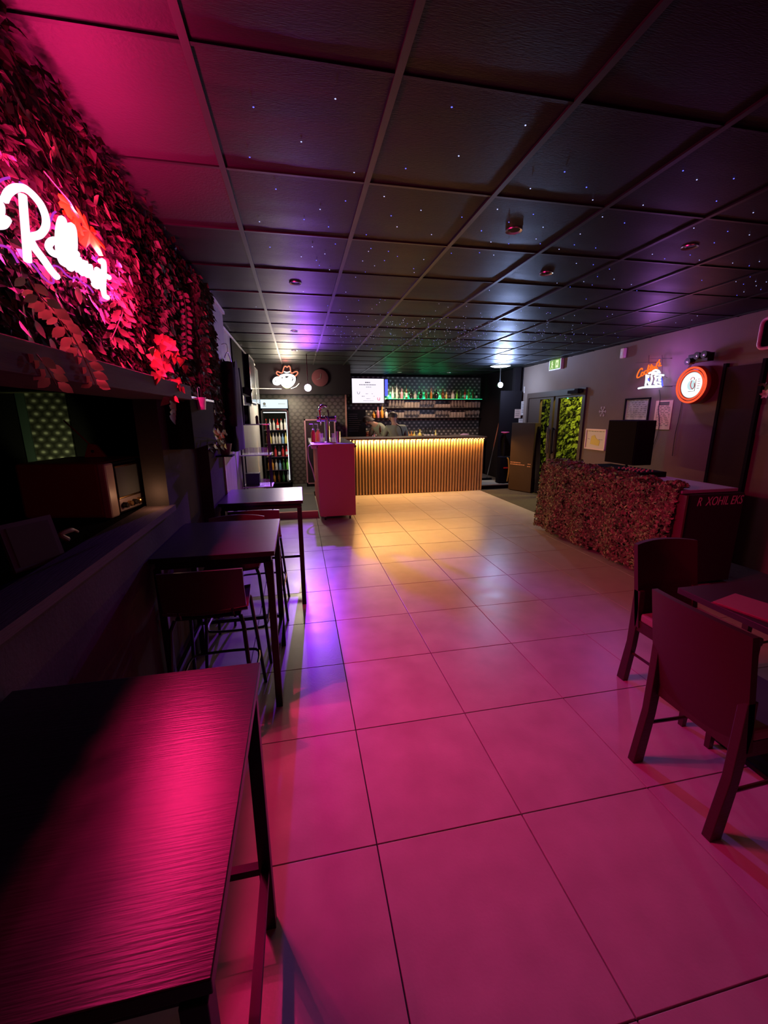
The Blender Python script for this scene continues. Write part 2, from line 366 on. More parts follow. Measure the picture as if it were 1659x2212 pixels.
# more tiles to the right of the dance floor line, in front of the booth
for i in range(1):
    for j in range(8): ftile(3.80, 4.40, ys[j], ys[j + 1])
struct(MB().bx(3.803, 5.0, 2.42, 8.6, -0.012, 0.004).build('trim_1', M['carpet']))
# raised bar floor (step) left and right of the bar
st = struct(MB().bx(-0.80, 0.24, 6.60, 9.5, -0.01, 0.085).bx(0.24, 4.72, 8.45, 10.7, -0.01, 0.085).build('trim_2', M['mosaic']))
struct(MB().bx(-0.80, 0.24, 6.55, 6.62, 0.0, 0.10).build('trim_3', M['red']))
stp = thing('doorway_step', (4.20, 8.42, 0), 'low grey topped step at right end of the slatted bar', 'step')
MB().bx(-0.36, 0.33, -0.10, 0.50, 0.0, 0.085).build('riser', M['black'], stp)
MB().bx(-0.36, 0.34, -0.12, 0.50, 0.085, 0.105).build('tread', mat('step_top', (0.30, 0.30, 0.25), 0.6), stp)
# ceiling
cl = struct(MB().bx(-4.0, 5.2, Y0, 11.0, HC + 0.012, HC + 0.12).build('ceiling', M['black']))
cm = {}
cx = [-0.251 + 0.6 * i for i in range(-1, 9)]; cy = [2.069 + 0.6 * j for j in range(-7, 15)]
cx[0] = -0.80; cx.append(5.15)
for i in range(len(cx) - 1):
    for j in range(len(cy) - 1):
        x0, x1, y0, y1 = cx[i], cx[i + 1], cy[j], cy[j + 1]
        if y1 > 8.8 and x1 < 1.0: pass
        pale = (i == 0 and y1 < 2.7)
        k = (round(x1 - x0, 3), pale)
        if k not in cm:
            s = MB(); n = 4; W_, D_ = x1 - x0 - 0.012, 0.588
            vs = []; fs = []
            for a in range(n + 1):
                for b in range(n + 1):
                    px_, py_ = (a / n - .5) * W_, (b / n - .5) * D_
                    sag = -0.006 * math.cos(PI * (a / n - .5)) * math.cos(PI * (b / n - .5))
                    vs.append((px_, py_, sag))
            for a in range(n):
                for b in range(n): q = a * (n + 1) + b; fs.append((q, q + 1, q + n + 2, q + n + 1))
            s.add(vs, fs); s.box((0, 0, 0.008), (W_, D_, 0.010))
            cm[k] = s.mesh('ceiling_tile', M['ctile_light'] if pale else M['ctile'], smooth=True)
        o = link('ceiling_tile', cm[k], cl, ((x0 + x1) / 2, (y0 + y1) / 2, HC + 0.001)); o.rotation_euler = ((R_() - .5) * 0.010, (R_() - .5) * 0.004, 0)
# grid bars
for x in cx[1:-1]: MB().bx(x - 0.012, x + 0.012, cy[0], 10.7, HC - 0.0075, HC + 0.004).build('grid_bar', M['cgrid'], cl)
for j, y in enumerate(cy): MB().bx(cx[0], 5.1, y - 0.007, y + 0.007, HC - 0.0058, HC + 0.004).build('cross_bar', M['cgrid' if j % 3 else 'ctile'], cl)

# left wall with the hatch opening (y .2..2.5, z 1.08..1.70)
XL = -0.75
wl = MB()
wl.bx(XL - 0.12, XL, Y0, 0.20, 0, HC).bx(XL - 0.12, XL, 2.52, 3.87, 0, HC).bx(XL - 0.12, XL, 0.20, 2.52, 0, 1.075).bx(XL - 0.12, XL, 0.20, 2.52, 1.70, HC)
struct(wl.build('wall_left', M['wall_dark']))
struct(MB().bx(XL - 0.12, -0.668, 3.30, 3.87, 0, HC).build('trim_4', M['wall_dark']))
struct(MB().bx(-0.90, -0.672, 3.872, 4.58, 0, HC).build('wall_left.001', M['wall_pale']))
struct(MB().bx(-0.90, -0.78, 4.58, 9.6, 0, HC).build('wall_left.002', M['wall_pale']))
struct(MB().bx(-0.676, -0.650, 3.88, 4.58, HC - 0.030, HC - 0.004).build('trim_5', M['white']))
struct(MB().bx(-0.785, -0.762, 4.6, 8.74, HC - 0.045, HC - 0.016).build('trim_6', M['white']))
struct(MB().bx(-0.675, -0.655, 3.866, 3.90, 0.9, 1.95).build('trim_7', M['white']))
# dark panelled stretch of the left wall
struct(MB().bx(-0.785, -0.765, 5.75, 8.7, 1.95, HC - 0.05).build('trim_8', M['black']))
# bulkhead above the service corner, walls behind
struct(MB().bx(-0.90, 1.09, 8.75, 8.87, 2.02, HC).build('wall_bulkhead', M['black']))
struct(MB().bx(-0.90, 1.07, 0, 0.1, 0, 2.55).build('wall_back_left', wallpaper('shaded_wallpaper', 0.20), loc=(0, YBL, 0)))  # same wallpaper with its dots darkened, shade put into the colour
struct(MB().bx(0.97, 1.07, YBL + 0.1, YB, 0, HC).build('wall_bar_left', M['wall_dark']))
struct(MB().bx(1.045, 1.078, YBL - 0.03, YBL + 0.005, 0, 2.3).build('trim_9', mat('corner_wood', (0.42, 0.20, 0.16), 0.6)))
struct(MB().bx(0.90, 5.1, 0, 0.1, 0, HC).build('wall_back', M['paper_dots'], loc=(0, YB, 0)))
struct(MB().bx(0.90, 5.1, YB - 0.02, YB, HC - 0.04, HC).build('trim_10', M['black']))
struct(MB().bx(4.80, 5.0, 8.65, YB, 0, HC).build('wall_bar_right', M['black']))
# right wall (slightly skewed) with the door opening y 6.33..8.36
def wseg(name, y0, y1, z0, z1, m, th=0.12, off=0.0):
    s = MB(); v = []
    for z in (z0, z1):
        for (y, o) in ((y0, -off), (y1, -off), (y1, th), (y0, th)): v.append((rwx(y) + o, y, z))
    s.add(v, [(0, 1, 2, 3), (7, 6, 5, 4), (0, 4, 5, 1), (1, 5, 6, 2), (2, 6, 7, 3), (3, 7, 4, 0)])
    return struct(s.build(name, m))
wseg('wall_right', Y0, 6.33, 0, HC, M['wall_right'])
wseg('wall_right.001', 6.33, 8.36, 2.03, HC, M['wall_right'])
wseg('wall_right.002', 8.36, 8.75, 0, HC, M['wall_right'])
struct(MB().bx(-4.0, 5.0, Y0 - 0.1, Y0, 0, HC).build('wall_rear', M['wall_dark']))
# dark inner door leaf near the right edge of the view
d2 = struct(bpy.data.objects.new('door_2', None)); COL.objects.link(d2); d2.location = (rwx(3.68), 3.68, 0); d2.rotation_euler = (0, 0, RWROT)
dm = mat('dark_brown_door', (0.030, 0.010, 0.010), 0.7, spec=0.08)
MB().bx(-0.19, 0.19, -0.035, 0.0, 0.01, 2.08).build('door_leaf', dm, d2, bevel=0.003)
MB().bx(-0.225, -0.192, -0.045, 0.0, 0.0, 2.12).bx(0.192, 0.225, -0.045, 0.0, 0.0, 2.12).build('door_frame', M['black'], d2)

# room behind the hatch
NR = mat('next_room_black', (0.008, 0.007, 0.008), 0.9, spec=0.05)
struct(MB().bx(-4.2, XL - 0.12, 5.8, 5.9, 0, 2.55).build('wall_next_room', NR))
struct(MB().bx(-4.1, -4.0, Y0, 5.8, 0, 2.55).build('wall_next_room.001', NR))
np_ = thing('wallpaper_panel', (-2.92, 5.76, 0), 'greenish lit panel of dotted wallpaper seen through the hatch behind the radio', 'panel')
MB().bx(-0.21, 0.21, 0, 0.03, 0.95, 1.87).build('panel_face', M['paper_dots'], np_)
MB().bx(-0.30, -0.21, -0.02, 0.03, 0.95, 1.87).build('side_post', mat('teal_post', (0.03, 0.05, 0.05), 0.6), np_)
MB().bx(-0.62, 0.23, -0.45, 0.03, 1.87, 2.02).build('beam', mat('olive_beam', (0.16, 0.14, 0.08), 0.7), np_)

# hatch sill and ledge
sill = thing('hatch_counter', (-1.3, 1.9, 0), 'dark counter behind the wall hatch carrying the old radio', 'counter')
MB().bx(-0.55, 0.424, -1.7, 1.1, 1.02, 1.07).build('worktop', M['black'], sill)
MB().bx(-0.50, 0.40, -1.65, 1.05, 0.0, 1.02).build('base', M['black'], sill)
struct(MB().bx(-0.885, -0.722, 0.18, 2.54, 1.06, 1.092).build('trim_11', M['ledge']))
struct(MB().bx(-0.885, -0.59, -0.9, 2.62, 1.682, 1.758).build('trim_12', M['ledge'], bevel=0.003))

# ================================================================== PINK LETTER SIGN
XS = -0.672
def sg(x, y): p = onx(x * 0.16878, 330 + y * 0.16878, XS); return p
sign = thing('neon_sign', (XS, 1.7, 2.15), 'glowing pink handwritten neon sign with a large letter R on leafy wall', 'neon sign')
def tubes(name, strokes, r, m, par, k=6, closed=False):
    for st_ in strokes:
        pts = crom(st_, k)
        MB().tube([Vector(p) - par.location for p in pts], r, 8).build(name, m, par, smooth=True)
strokes = {
 'letter_r': [[(60, 600), (100, 520), (170, 462), (250, 445), (340, 470), (440, 560), (530, 680), (585, 830), (582, 950), (520, 1040), (430, 1070), (380, 1075)],
              [(290, 545), (305, 760), (325, 1000), (355, 1390)], [(372, 1080), (440, 1210), (560, 1370), (650, 1500), (730, 1590)]],
 'letter_e': [[(92, 850), (40, 915), (-50, 930), (-170, 900), (-230, 760), (-190, 620), (-90, 590), (-10, 650), (5, 740), (-60, 810), (-190, 850)]],
 'letter_o': [[(660, 1130), (620, 1190), (660, 1270), (760, 1310), (800, 1240), (770, 1160), (700, 1120), (660, 1130)], [(780, 1200), (840, 1230), (870, 1270)]],
 'letter_l': [[(760, 1290), (748, 1150), (755, 960), (790, 850), (815, 900), (830, 1080), (840, 1250), (880, 1330)], [(880, 1320), (865, 1150), (880, 980), (915, 935), (940, 1010), (950, 1180), (940, 1300), (985, 1290)]],
 'letter_i': [[(850, 1300), (860, 1400), (905, 1480), (940, 1400), (950, 1310)], [(770, 1330), (800, 1400), (850, 1430)]],
 'letter_n': [[(950, 1480), (960, 1380), (1010, 1360), (1030, 1450), (1050, 1540), (1090, 1440), (1080, 1380)], [(970, 1330), (990, 1430), (1010, 1530)]],
 'letter_u': [[(1060, 1380), (1075, 1480), (1110, 1560), (1150, 1540), (1150, 1450), (1165, 1560), (1200, 1640)]],
 'letter_s': [[(1230, 1540), (1190, 1560), (1210, 1620), (1260, 1650), (1240, 1710), (1200, 1680)], [(1200, 1540), (1270, 1590), (1290, 1690), (1320, 1760)]],
 'letter_t': [[(1285, 1390), (1325, 1400), (1330, 1550), (1322, 1700), (1335, 1820), (1372, 1850)], [(1240, 1495), (1300, 1540), (1395, 1595)]],
}
for k_, ss in strokes.items(): tubes(k_, [[sg(*p) for p in s] for s in ss], 0.0095, M['neon_pink'], sign)
# earlier letters, outside the frame
def SY(y, z): return Vector((XS, y, z))
tubes('letter_h', [[SY(1.02, 2.36), SY(1.02, 2.04)], [SY(1.02, 2.15), SY(1.08, 2.2), SY(1.13, 2.16), SY(1.14, 2.04)]], 0.0095, M['neon_pink'], sign)
tubes('letter_t', [[SY(0.62, 2.36), SY(0.76, 2.38), SY(0.95, 2.36)], [SY(0.80, 2.37), SY(0.79, 2.02)]], 0.0095, M['neon_pink'], sign)
edge = [[(-60, 520), (30, 400), (110, 345), (190, 325)], [(320, 385), (420, 450), (520, 570), (600, 720), (640, 850), (700, 888), (735, 790), (770, 760)],
        [(-20, 1200), (70, 1190), (170, 1220), (240, 1300), (300, 1410)], [(440, 1390), (510, 1460), (600, 1580), (690, 1660), (745, 1660), (730, 1540), (745, 1450), (830, 1480), (900, 1560), (980, 1610), (1040, 1600), (1110, 1670), (1180, 1710), (1240, 1790)],
        [(1270, 1360), (1290, 1330)], [(1320, 1890), (1350, 1925)]]
tubes('acrylic_edge', [[sg(*p) + Vector((-0.012, 0, 0)) for p in s] for s in edge], 0.0028, M['neon_edge'], sign)

# ================================================================== FOLIAGE ON THE LEFT WALL
def leaf_mesh(name, L_, W_, m, kind='oval'):
    s = MB()
    if kind == 'oval': prof = [(0, 0), (.25, .42), (.5, .5), (.75, .34), (1, 0)]
    elif kind == 'tri': prof = [(0, 0), (.06, .5), (.35, .44), (.7, .22), (1, 0)]
    elif kind == 'long': prof = [(0, 0), (.2, .3), (.5, .5), (.8, .25), (1, 0)]
    vs = []; fs = []
    for t, wd in prof:
        z = -0.10 * math.sin(t * PI) * L_ * 0.6
        vs += [(-wd * W_, -t * L_, z + 0.12 * wd * W_), (0, -t * L_, z), (wd * W_, -t * L_, z + 0.12 * wd * W_)]
    for i in range(len(prof) - 1):
        a = i * 3; fs += [(a, a + 1, a + 4, a + 3), (a + 1, a + 2, a + 5, a + 4)]
    s.add(vs, fs); me = bpy.data.meshes.new(name); me.from_pydata(s.v, [], s.f); me.materials.append(m)
    for p in me.polygons: p.use_smooth = True
    return me
def leafstuff(name, N, samp, size, m, seed=3, parent=None):
    rn = random.Random(seed); vs = []; fs = []
    for i in range(N):
        p, nrm = samp(rn); L_ = size * (0.6 + 0.9 * rn.random()); W_ = L_ * (0.26 + 0.14 * rn.random())
        d = Vector((rn.uniform(-.5, .5), rn.uniform(-.7, .7), -rn.uniform(0.1, 1.0))); d = d - nrm * d.dot(nrm) * 0.6 + nrm * rn.uniform(0.0, 0.6); d.normalize()
        s_ = d.cross(nrm + Vector((rn.uniform(-.7, .7), rn.uniform(-.7, .7), rn.uniform(-.7, .7)))); s_.normalize(); n_ = s_.cross(d)
        b = len(vs); vs += [p, p + d * L_ * .45 + s_ * W_ + n_ * W_ * .25, p + d * L_ * .5, p + d * L_ * .45 - s_ * W_ + n_ * W_ * .25, p + d * L_]
        fs += [(b, b + 1, b + 2), (b, b + 2, b + 3), (b + 1, b + 4, b + 2), (b + 2, b + 4, b + 3)]
    me = bpy.data.meshes.new(name); me.from_pydata([tuple(v) for v in vs], [], fs); me.materials.append(m)
    return link(name, me, parent)
def wall_samp(rn):
    y = rn.uniform(-0.6, 3.28); z = rn.uniform(1.77, HC - 0.02)
    return Vector((XL + 0.005 + 0.028 * rn.random() ** 1.5 + (0.10 * rn.random() * max(0, z - 2.42) / 0.15), y, z)), Vector((1, 0, 0))
gw = thing('foliage_wall', (XL, 1.4, 1.76), 'dense artificial ivy covering the wall around the pink neon sign', 'plants')
fo = leafstuff('ivy_foliage', 13000, wall_samp, 0.034, M['leaf'], 5); fo.parent = gw; fo.location = (-XL, -1.4, -1.76); fo['kind'] = 'stuff'
fo2 = leafstuff('dark_foliage', 3500, lambda rn: (Vector((-0.668 + 0.02 * rn.random(), rn.uniform(3.28, 3.87), 1.35 + 1.22 * rn.random() ** 0.8)) if rn.random() < .55 else Vector((XL + 0.05 * rn.random(), rn.uniform(2.6, 3.3), rn.uniform(1.75, HC - .02))), Vector((1, 0, 0))), 0.045, M['leaf_dark'], 6)
fo2.parent = gw; fo2.location = (-XL, -1.4, -1.76); fo2['kind'] = 'stuff'
MB().bx(0, 0.006, -2.0, 1.88, 0.0, 0.82).build('backing_mat', M['black'], gw)
big = [leaf_mesh('leaf', 0.085, 0.045, M['leaf_big']), leaf_mesh('leaf', 0.11, 0.032, M['leaf_big'], 'long'), leaf_mesh('leaf', 0.06, 0.035, M['leaf_big'])]
rn = random.Random(11)
def orient(o, d, n):
    d = Vector(d).normalized(); y = -d; n = Vector(n); n = (n - y * n.dot(y)); n = n.normalized() if n.length > 1e-4 else y.orthogonal().normalized()
    x = y.cross(n); o.rotation_euler = Matrix(((x.x, y.x, n.x), (x.y, y.y, n.y), (x.z, y.z, n.z))).to_euler()
def add_leaf(par, me, p, d, n, sc=1.0, name='leaf'):
    o = link(name, me, par, Vector(p) - par.location); orient(o, d, n); o.scale = (sc, sc, sc); return o
for i in range(190):
    # leaves ring the sign
    t = rn.random(); y = 0.6 + 1.75 * t; up = rn.random() < 0.38
    z = (2.36 + 0.10 * rn.random()) if up else rn.uniform(1.80, 2.06)
    if y > 2.12: z = rn.uniform(1.85, 2.38)
    add_leaf(gw, big[i % 3], (XL + 0.03 + 0.02 * rn.random(), y, z), (0.25 * rn.random(), rn.uniform(-.8, .8), -rn.uniform(.2, 1)), (1, rn.uniform(-.5, .5), rn.uniform(-.3, .6)), rn.uniform(.5, .85))
# orange split leaves
mo = thing('monstera_leaves', (XL + 0.06, 2.0, 2.30), 'bright orange split monstera leaves just above the end of the pink sign', 'plant')
def monstera(sz):
    s = MB(); n = 22; pts = []
    for i in range(n + 1):
        a = -PI * 0.93 + 2 * PI * 0.93 * i / n; r = 0.5 * (0.78 + 0.22 * math.cos(a)) * (1.0 if i % 3 else 0.62)
        pts.append((math.sin(a) * r * sz * 0.85, -sz * 0.42 - math.cos(a) * r * sz * 1.05, -0.12 * sz * abs(math.sin(a)) ** 2))
    vs = [(0, -0.06 * sz, 0.0), (0, -0.5 * sz, 0.01 * sz)] + pts
    fs = [(1, 2 + i, 3 + i) for i in range(n)] + [(0, 1, 2), (0, 2 + n, 1)]
    me = bpy.data.meshes.new('leaf'); me.from_pydata(vs, [], fs); me.materials.append(M['leaf_orange']); return me
m1, m2 = monstera(0.17), monstera(0.11)
add_leaf(mo, m1, onx(158, 436, XL + .045), (0.35, 0.35, -1), (1, -0.5, 0.3)); add_leaf(mo, m2, onx(122, 400, XL + .045), (0.3, 0.7, -.8), (1, -0.3, 0.3)); add_leaf(mo, m2, onx(140, 420, XL + .04), (0.2, 0.5, -1), (1, -0.3, 0.3), 1.1)
MB().tube([onx(u, v, XL + .06) - mo.location for u, v in [(95, 370), (120, 400), (150, 435), (170, 470)]], 0.002, 5).build('stem', M['stem'], mo)
# hanging strands
def strand(name, label, pxs, X, lm, n, r, mstem=None, spread=0.7):
    pts = crom([onx(u, v, X) for u, v in pxs], 10); t = thing(name, pts[0], label, 'vine')
    MB().tube([p - t.location for p in pts], 0.0018, 5).build('stem', M['stem'], t, smooth=True)
    for i in range(n):
        f = i / n; q = f * (len(pts) - 1.001); a = int(q); p = pts[a].lerp(pts[a + 1], q - a); sd = 1 if i % 2 else -1
        dv = Vector((sd * spread, sd * 0.25, -rn.uniform(.35, .9)))
        add_leaf(t, lm, p + Vector((sd * 0.006, 0, 0)), dv, (0.35, -0.95, rn.uniform(-.1, .35)), r * rn.uniform(.8, 1.15))
    return t
pale = leaf_mesh('leaf', 0.042, 0.026, M['leaf_pale'])
strand('hanging_vine', 'long pinkish vine trailing from the foliage down over the wooden ledge', [(88, 640), (115, 668), (140, 700), (165, 740), (185, 780), (200, 815), (208, 832)], -0.575, pale, 22, 0.85)
strand('hanging_vine', 'second pink lit vine falling beside the long one under the sign', [(60, 600), (85, 640), (105, 665), (128, 690), (150, 730), (168, 765)], -0.60, pale, 14, .75)
strand('hanging_vine', 'short dark red vine hanging over the ledge at far left', [(78, 765), (95, 785), (110, 810), (122, 832)], -0.575, pale, 8, .8)
strand('hanging_vine', 'pale string of small round leaves hanging on the dark column', [(394, 628), (401, 665), (402, 700), (402, 735), (404, 770)], -0.655, leaf_mesh('leaf', 0.035, 0.024, mat('sage_leaf', (0.12, 0.11, 0.06), .6)), 22, 1.0)
strand('hanging_vine', 'yellow green leaf string hanging at the right edge of the dark column', [(430, 665), (437, 700), (440, 735), (441, 770), (444, 800)], -0.645, leaf_mesh('leaf', 0.05, 0.028, mat('yellowgreen_leaf', (0.36, 0.38, 0.14), .6)), 16, 1.0)
strand('hanging_vine', 'small red leaf sprig hanging at the right end of the pink sign', [(245, 640), (265, 670), (255, 700), (240, 735)], -0.66, leaf_mesh('leaf', 0.045, 0.02, M['leaf_big']), 12, 1.0)
# croton
cr = thing('croton_plant', tuple(onx(350, 730, -0.62)), 'red and orange spade leaved plant hanging beside the hatch', 'plant')
cm1 = leaf_mesh('leaf', 0.062, 0.05, mat('croton_red', (0.30, 0.14, 0.04), 0.6, spec=0.25), 'tri'); cm2 = leaf_mesh('leaf', 0.055, 0.045, mat('croton_brown', (0.20, 0.08, 0.035), 0.5), 'tri')
for i in range(70):
    f = rn.random(); v = 720 + 145 * f; wd = 10 + 32 * math.sin(min(1, f * 1.25) * PI * .85); u = 350 + 22 * f + rn.uniform(-wd, wd) * (0.5 if f > .85 else 1)
    add_leaf(cr, cm1 if i % 5 < 2 else cm2, onx(u, v, -0.655 + 0.075 * rn.random()), (rn.uniform(-.6, .8), rn.uniform(-.4, .4), -rn.uniform(.3, 1)), (0.6, -rn.uniform(.4, 1), rn.uniform(-.3, .5)), rn.uniform(.6, .9))
for v in (862, 872, 885, 895): add_leaf(cr, cm1 if v < 880 else cm2, onx(371, v, -0.60), (0.2, rn.uniform(-.4, .4), -1), (1, -.5, .2), .95)
MB().tube([onx(u, v, -0.65) - cr.location for u, v in [(350, 722), (352, 780), (362, 830), (372, 890)]], 0.003, 5).build('stem', M['stem'], cr)
# wall planter box with green plant and white tag
pb = thing('wall_planter', (-0.66, 2.95, 1.40), 'black wall box planter below the dark foliage beside the hatch', 'planter')
MB().bx(-0.09, 0.05, -0.30, 0.38, 0.0, 0.30).build('box', M['black'], pb, bevel=0.004)
MB().bx(-0.09, 0.058, -0.31, 0.39, 0.29, 0.305).build('rim', M['blackgloss'], pb)
gp = thing('potted_plant', (-0.60, 3.62, 1.28), 'small plant with bright lime lobed leaves beside the black coat', 'plant')
MB().lathe([(0.035, 0), (0.055, 0.09), (0.05, 0.09), (0.045, 0.08)], n=14).build('pot', mat('dim_pot', (0.16, 0.11, 0.12), .6), gp, smooth=True)
MB().bx(-0.07, 0.06, -0.06, 0.06, -0.012, 0.0).build('bracket', M['black'], gp)
lg = leaf_mesh('leaf', 0.055, 0.036, M['leaf_green'], 'tri')
for i in range(22):
    p = onx(460 + rn.uniform(0, 26), 922 + rn.uniform(0, 36) + 6, -0.56 + 0.03 * rn.random())
    add_leaf(gp, lg, p, (0.3, rn.uniform(0, 1), -rn.uniform(.1, 1)), (1, -.8, .5), rn.uniform(.7, 1.0))
    if i % 3 == 0: MB().tube([Vector((0, 0, 0.08)), (p - gp.location) * .5 + Vector((0, -.02, .07)), p - gp.location], 0.0018, 4).build('stem', M['stem'], gp)
wt = thing('white_pail', tuple(onx(433, 878, -0.60)), 'small white pail with wire handle hanging on the dark column', 'pail')
MB().lathe([(0.03, -0.02), (0.038, 0.055), (0.034, 0.055)], n=14).build('bucket', mat('lilac_white', (0.55, 0.5, 0.6), .5), wt, smooth=True)
MB().tube(crom([(0, -0.036, 0.05), (0, -0.03, 0.11), (0, 0.03, 0.11), (0, 0.036, 0.05)], 4), 0.002, 5).build('handle', M['steel'], wt)

# ================================================================== RADIO ETC. IN THE HATCH
rd = thing('radio', (-0.93, 2.485, 1.07), 'old wooden tube radio with dark dial and row of knobs in hatch', 'radio', rz=math.radians(79))
# local +X along the front (north), local -Y to the room
MB().bx(-0.20, 0.20, 0.02, 0.44, 0.012, 0.295).build('cabinet', M['radio_side'], rd, bevel=0.018)
for a_, b_ in ((-0.202, -0.13), (0.13, 0.202)): MB().bx(a_, b_, -0.012, 0.03, 0.012, 0.292).build('front_cheek', M['radio_cream'], rd, bevel=0.010)
MB().bx(-0.13, 0.13, -0.004, 0.03, 0.02, 0.29).build('front_panel', M['black'], rd)
MB().bx(-0.115, 0.115, -0.009, -0.004, 0.105, 0.262).build('dial_glass', M['radio_dial'], rd)
MB().bx(-0.118, 0.118, -0.012, -0.004, 0.262, 0.270).bx(-0.118, 0.118, -0.012, -0.004, 0.098, 0.104).build('dial_trim', M['brass'], rd)
MB().bx(-0.12, 0.12, -0.010, -0.004, 0.03, 0.095).build('control_strip', mat('silver_strip', (0.45, 0.36, 0.36), 0.35, metal=.6), rd)
for i in range(5):
    MB().lathe([(0.016, 0), (0.015, -0.018), (0.011, -0.022)], (-0.09 + 0.045 * i, -0.010, 0.06), n=12, axis='y').build('knob', M['brass'] if i % 2 else M['blackgloss'], rd, smooth=True)
for sx in (-0.16, 0.16): MB().bx(sx - .02, sx + .02, 0.03, 0.4, 0, 0.014).build('foot', M['black'], rd)
bl = thing('balalaika', (-1.13, 2.62, 1.367), 'small orange triangular balalaika lying on top of the old radio', 'instrument')
MB().prism([(-0.055, 0.002), (0.055, 0.002), (0.012, 0.07), (-0.012, 0.078), (-0.028, 0.074)], -0.012, 0.012).build('body', M['orangewood'], bl, bevel=0.002)
MB().lathe([(0.009, -0.0135), (0.009, -0.0125)], (-0.008, 0, 0.035), n=12, axis='y').build('sound_hole', M['ink'], bl)
MB().tube([(-0.02, 0, 0.07), (-0.075, 0, 0.14), (-0.13, 0, 0.205)], 0.0045, 6).build('neck', M['orangewood'], bl)
pf = thing('picture_frame', (-0.93, 1.62, 1.07), 'dim framed picture leaning in the hatch in front of the radio', 'frame', rz=math.radians(62))
a = math.radians(-14)
for nm, dd, mm in (('frame', ((-0.085, 0.085, -0.004, 0.010, 0.0, 0.17)), mat('violet_frame', (0.11, 0.09, 0.13), .4)), ('glass_front', (-0.068, 0.068, -0.007, -0.004, 0.016, 0.154), M['radio_dial'])):
    o = MB().bx(*dd).build(nm, mm, pf); o.rotation_euler = (a, 0, 0)
sh = thing('shell_ornament', (-1.00, 1.93, 1.07), 'small pinkish curled ornament on the hatch counter below the radio', 'ornament')
MB().tube(crom([(0, 0, 0.012), (0.02, -0.03, 0.02), (0.01, -0.05, 0.045), (0.03, 0.0, 0.05), (0.03, 0.04, 0.03)], 4), [0.012] * 4 + [0.010] * 9 + [0.006] * 4, 8).build('curl', mat('shell_pink', (0.45, 0.25, 0.2), .5), sh, smooth=True)
gg = thing('trophy', (-1.38, 1.78, 1.07), 'small golden figure glinting at the far left of the hatch', 'ornament')
MB().lathe([(0.03, 0), (0.03, 0.02), (0.008, 0.03), (0.008, 0.09), (0.022, 0.12), (0.012, 0.135), (0.016, 0.16), (0.004, 0.18)], n=12).build('figure', M['brass'], gg, smooth=True)
MB().box((0.0, 0.02, 0.11), (0.02, 0.09, 0.012)).build('arm', M['brass'], gg)

# ================================================================== HIGH TABLES AND STOOLS
def high_table(loc, W_, D_, H, label, proto=None):
    t = thing('high_table', loc, label, 'table', 'high tables along the left wall')
    MB().bx(-W_, 0, 0, D_, H - 0.026, H).build('tabletop', M['woodtable'], t, bevel=0.002)
    MB().bx(-W_ + .02, -0.02, 0.02, D_ - .02, H - 0.066, H - 0.026).build('frame', M['metal_dark'], t)
    for x in (-W_ + 0.03, -0.03):
        for y in (0.03, D_ - 0.03): MB().bx(x - .018, x + .018, y - .018, y + .018, 0, H - 0.06).build('leg', M['metal_dark'], t, bevel=0.002)
    MB().bx(-0.042, -0.018, 0.045, D_ - 0.045, 0.22, 0.245).bx(-W_ + 0.045, -0.045, D_ - 0.042, D_ - 0.018, 0.22, 0.245).bx(-W_ + 0.018, -W_ + 0.042, 0.045, D_ - 0.045, 0.22, 0.245).build('stretcher', M['metal_dark'], t)
    return t
high_table((-0.138, 0.395, 0), 0.60, 0.68, 0.92, 'nearest high black table glowing pink in the bottom left corner')
high_table((-0.153, 2.07, 0), 0.59, 0.70, 0.92, 'middle high black table against the left wall with stool tucked in')
high_table((0.004, 3.36, 0), 0.655, 0.67, 0.92, 'farthest high table with pale shiny top before the red counter')
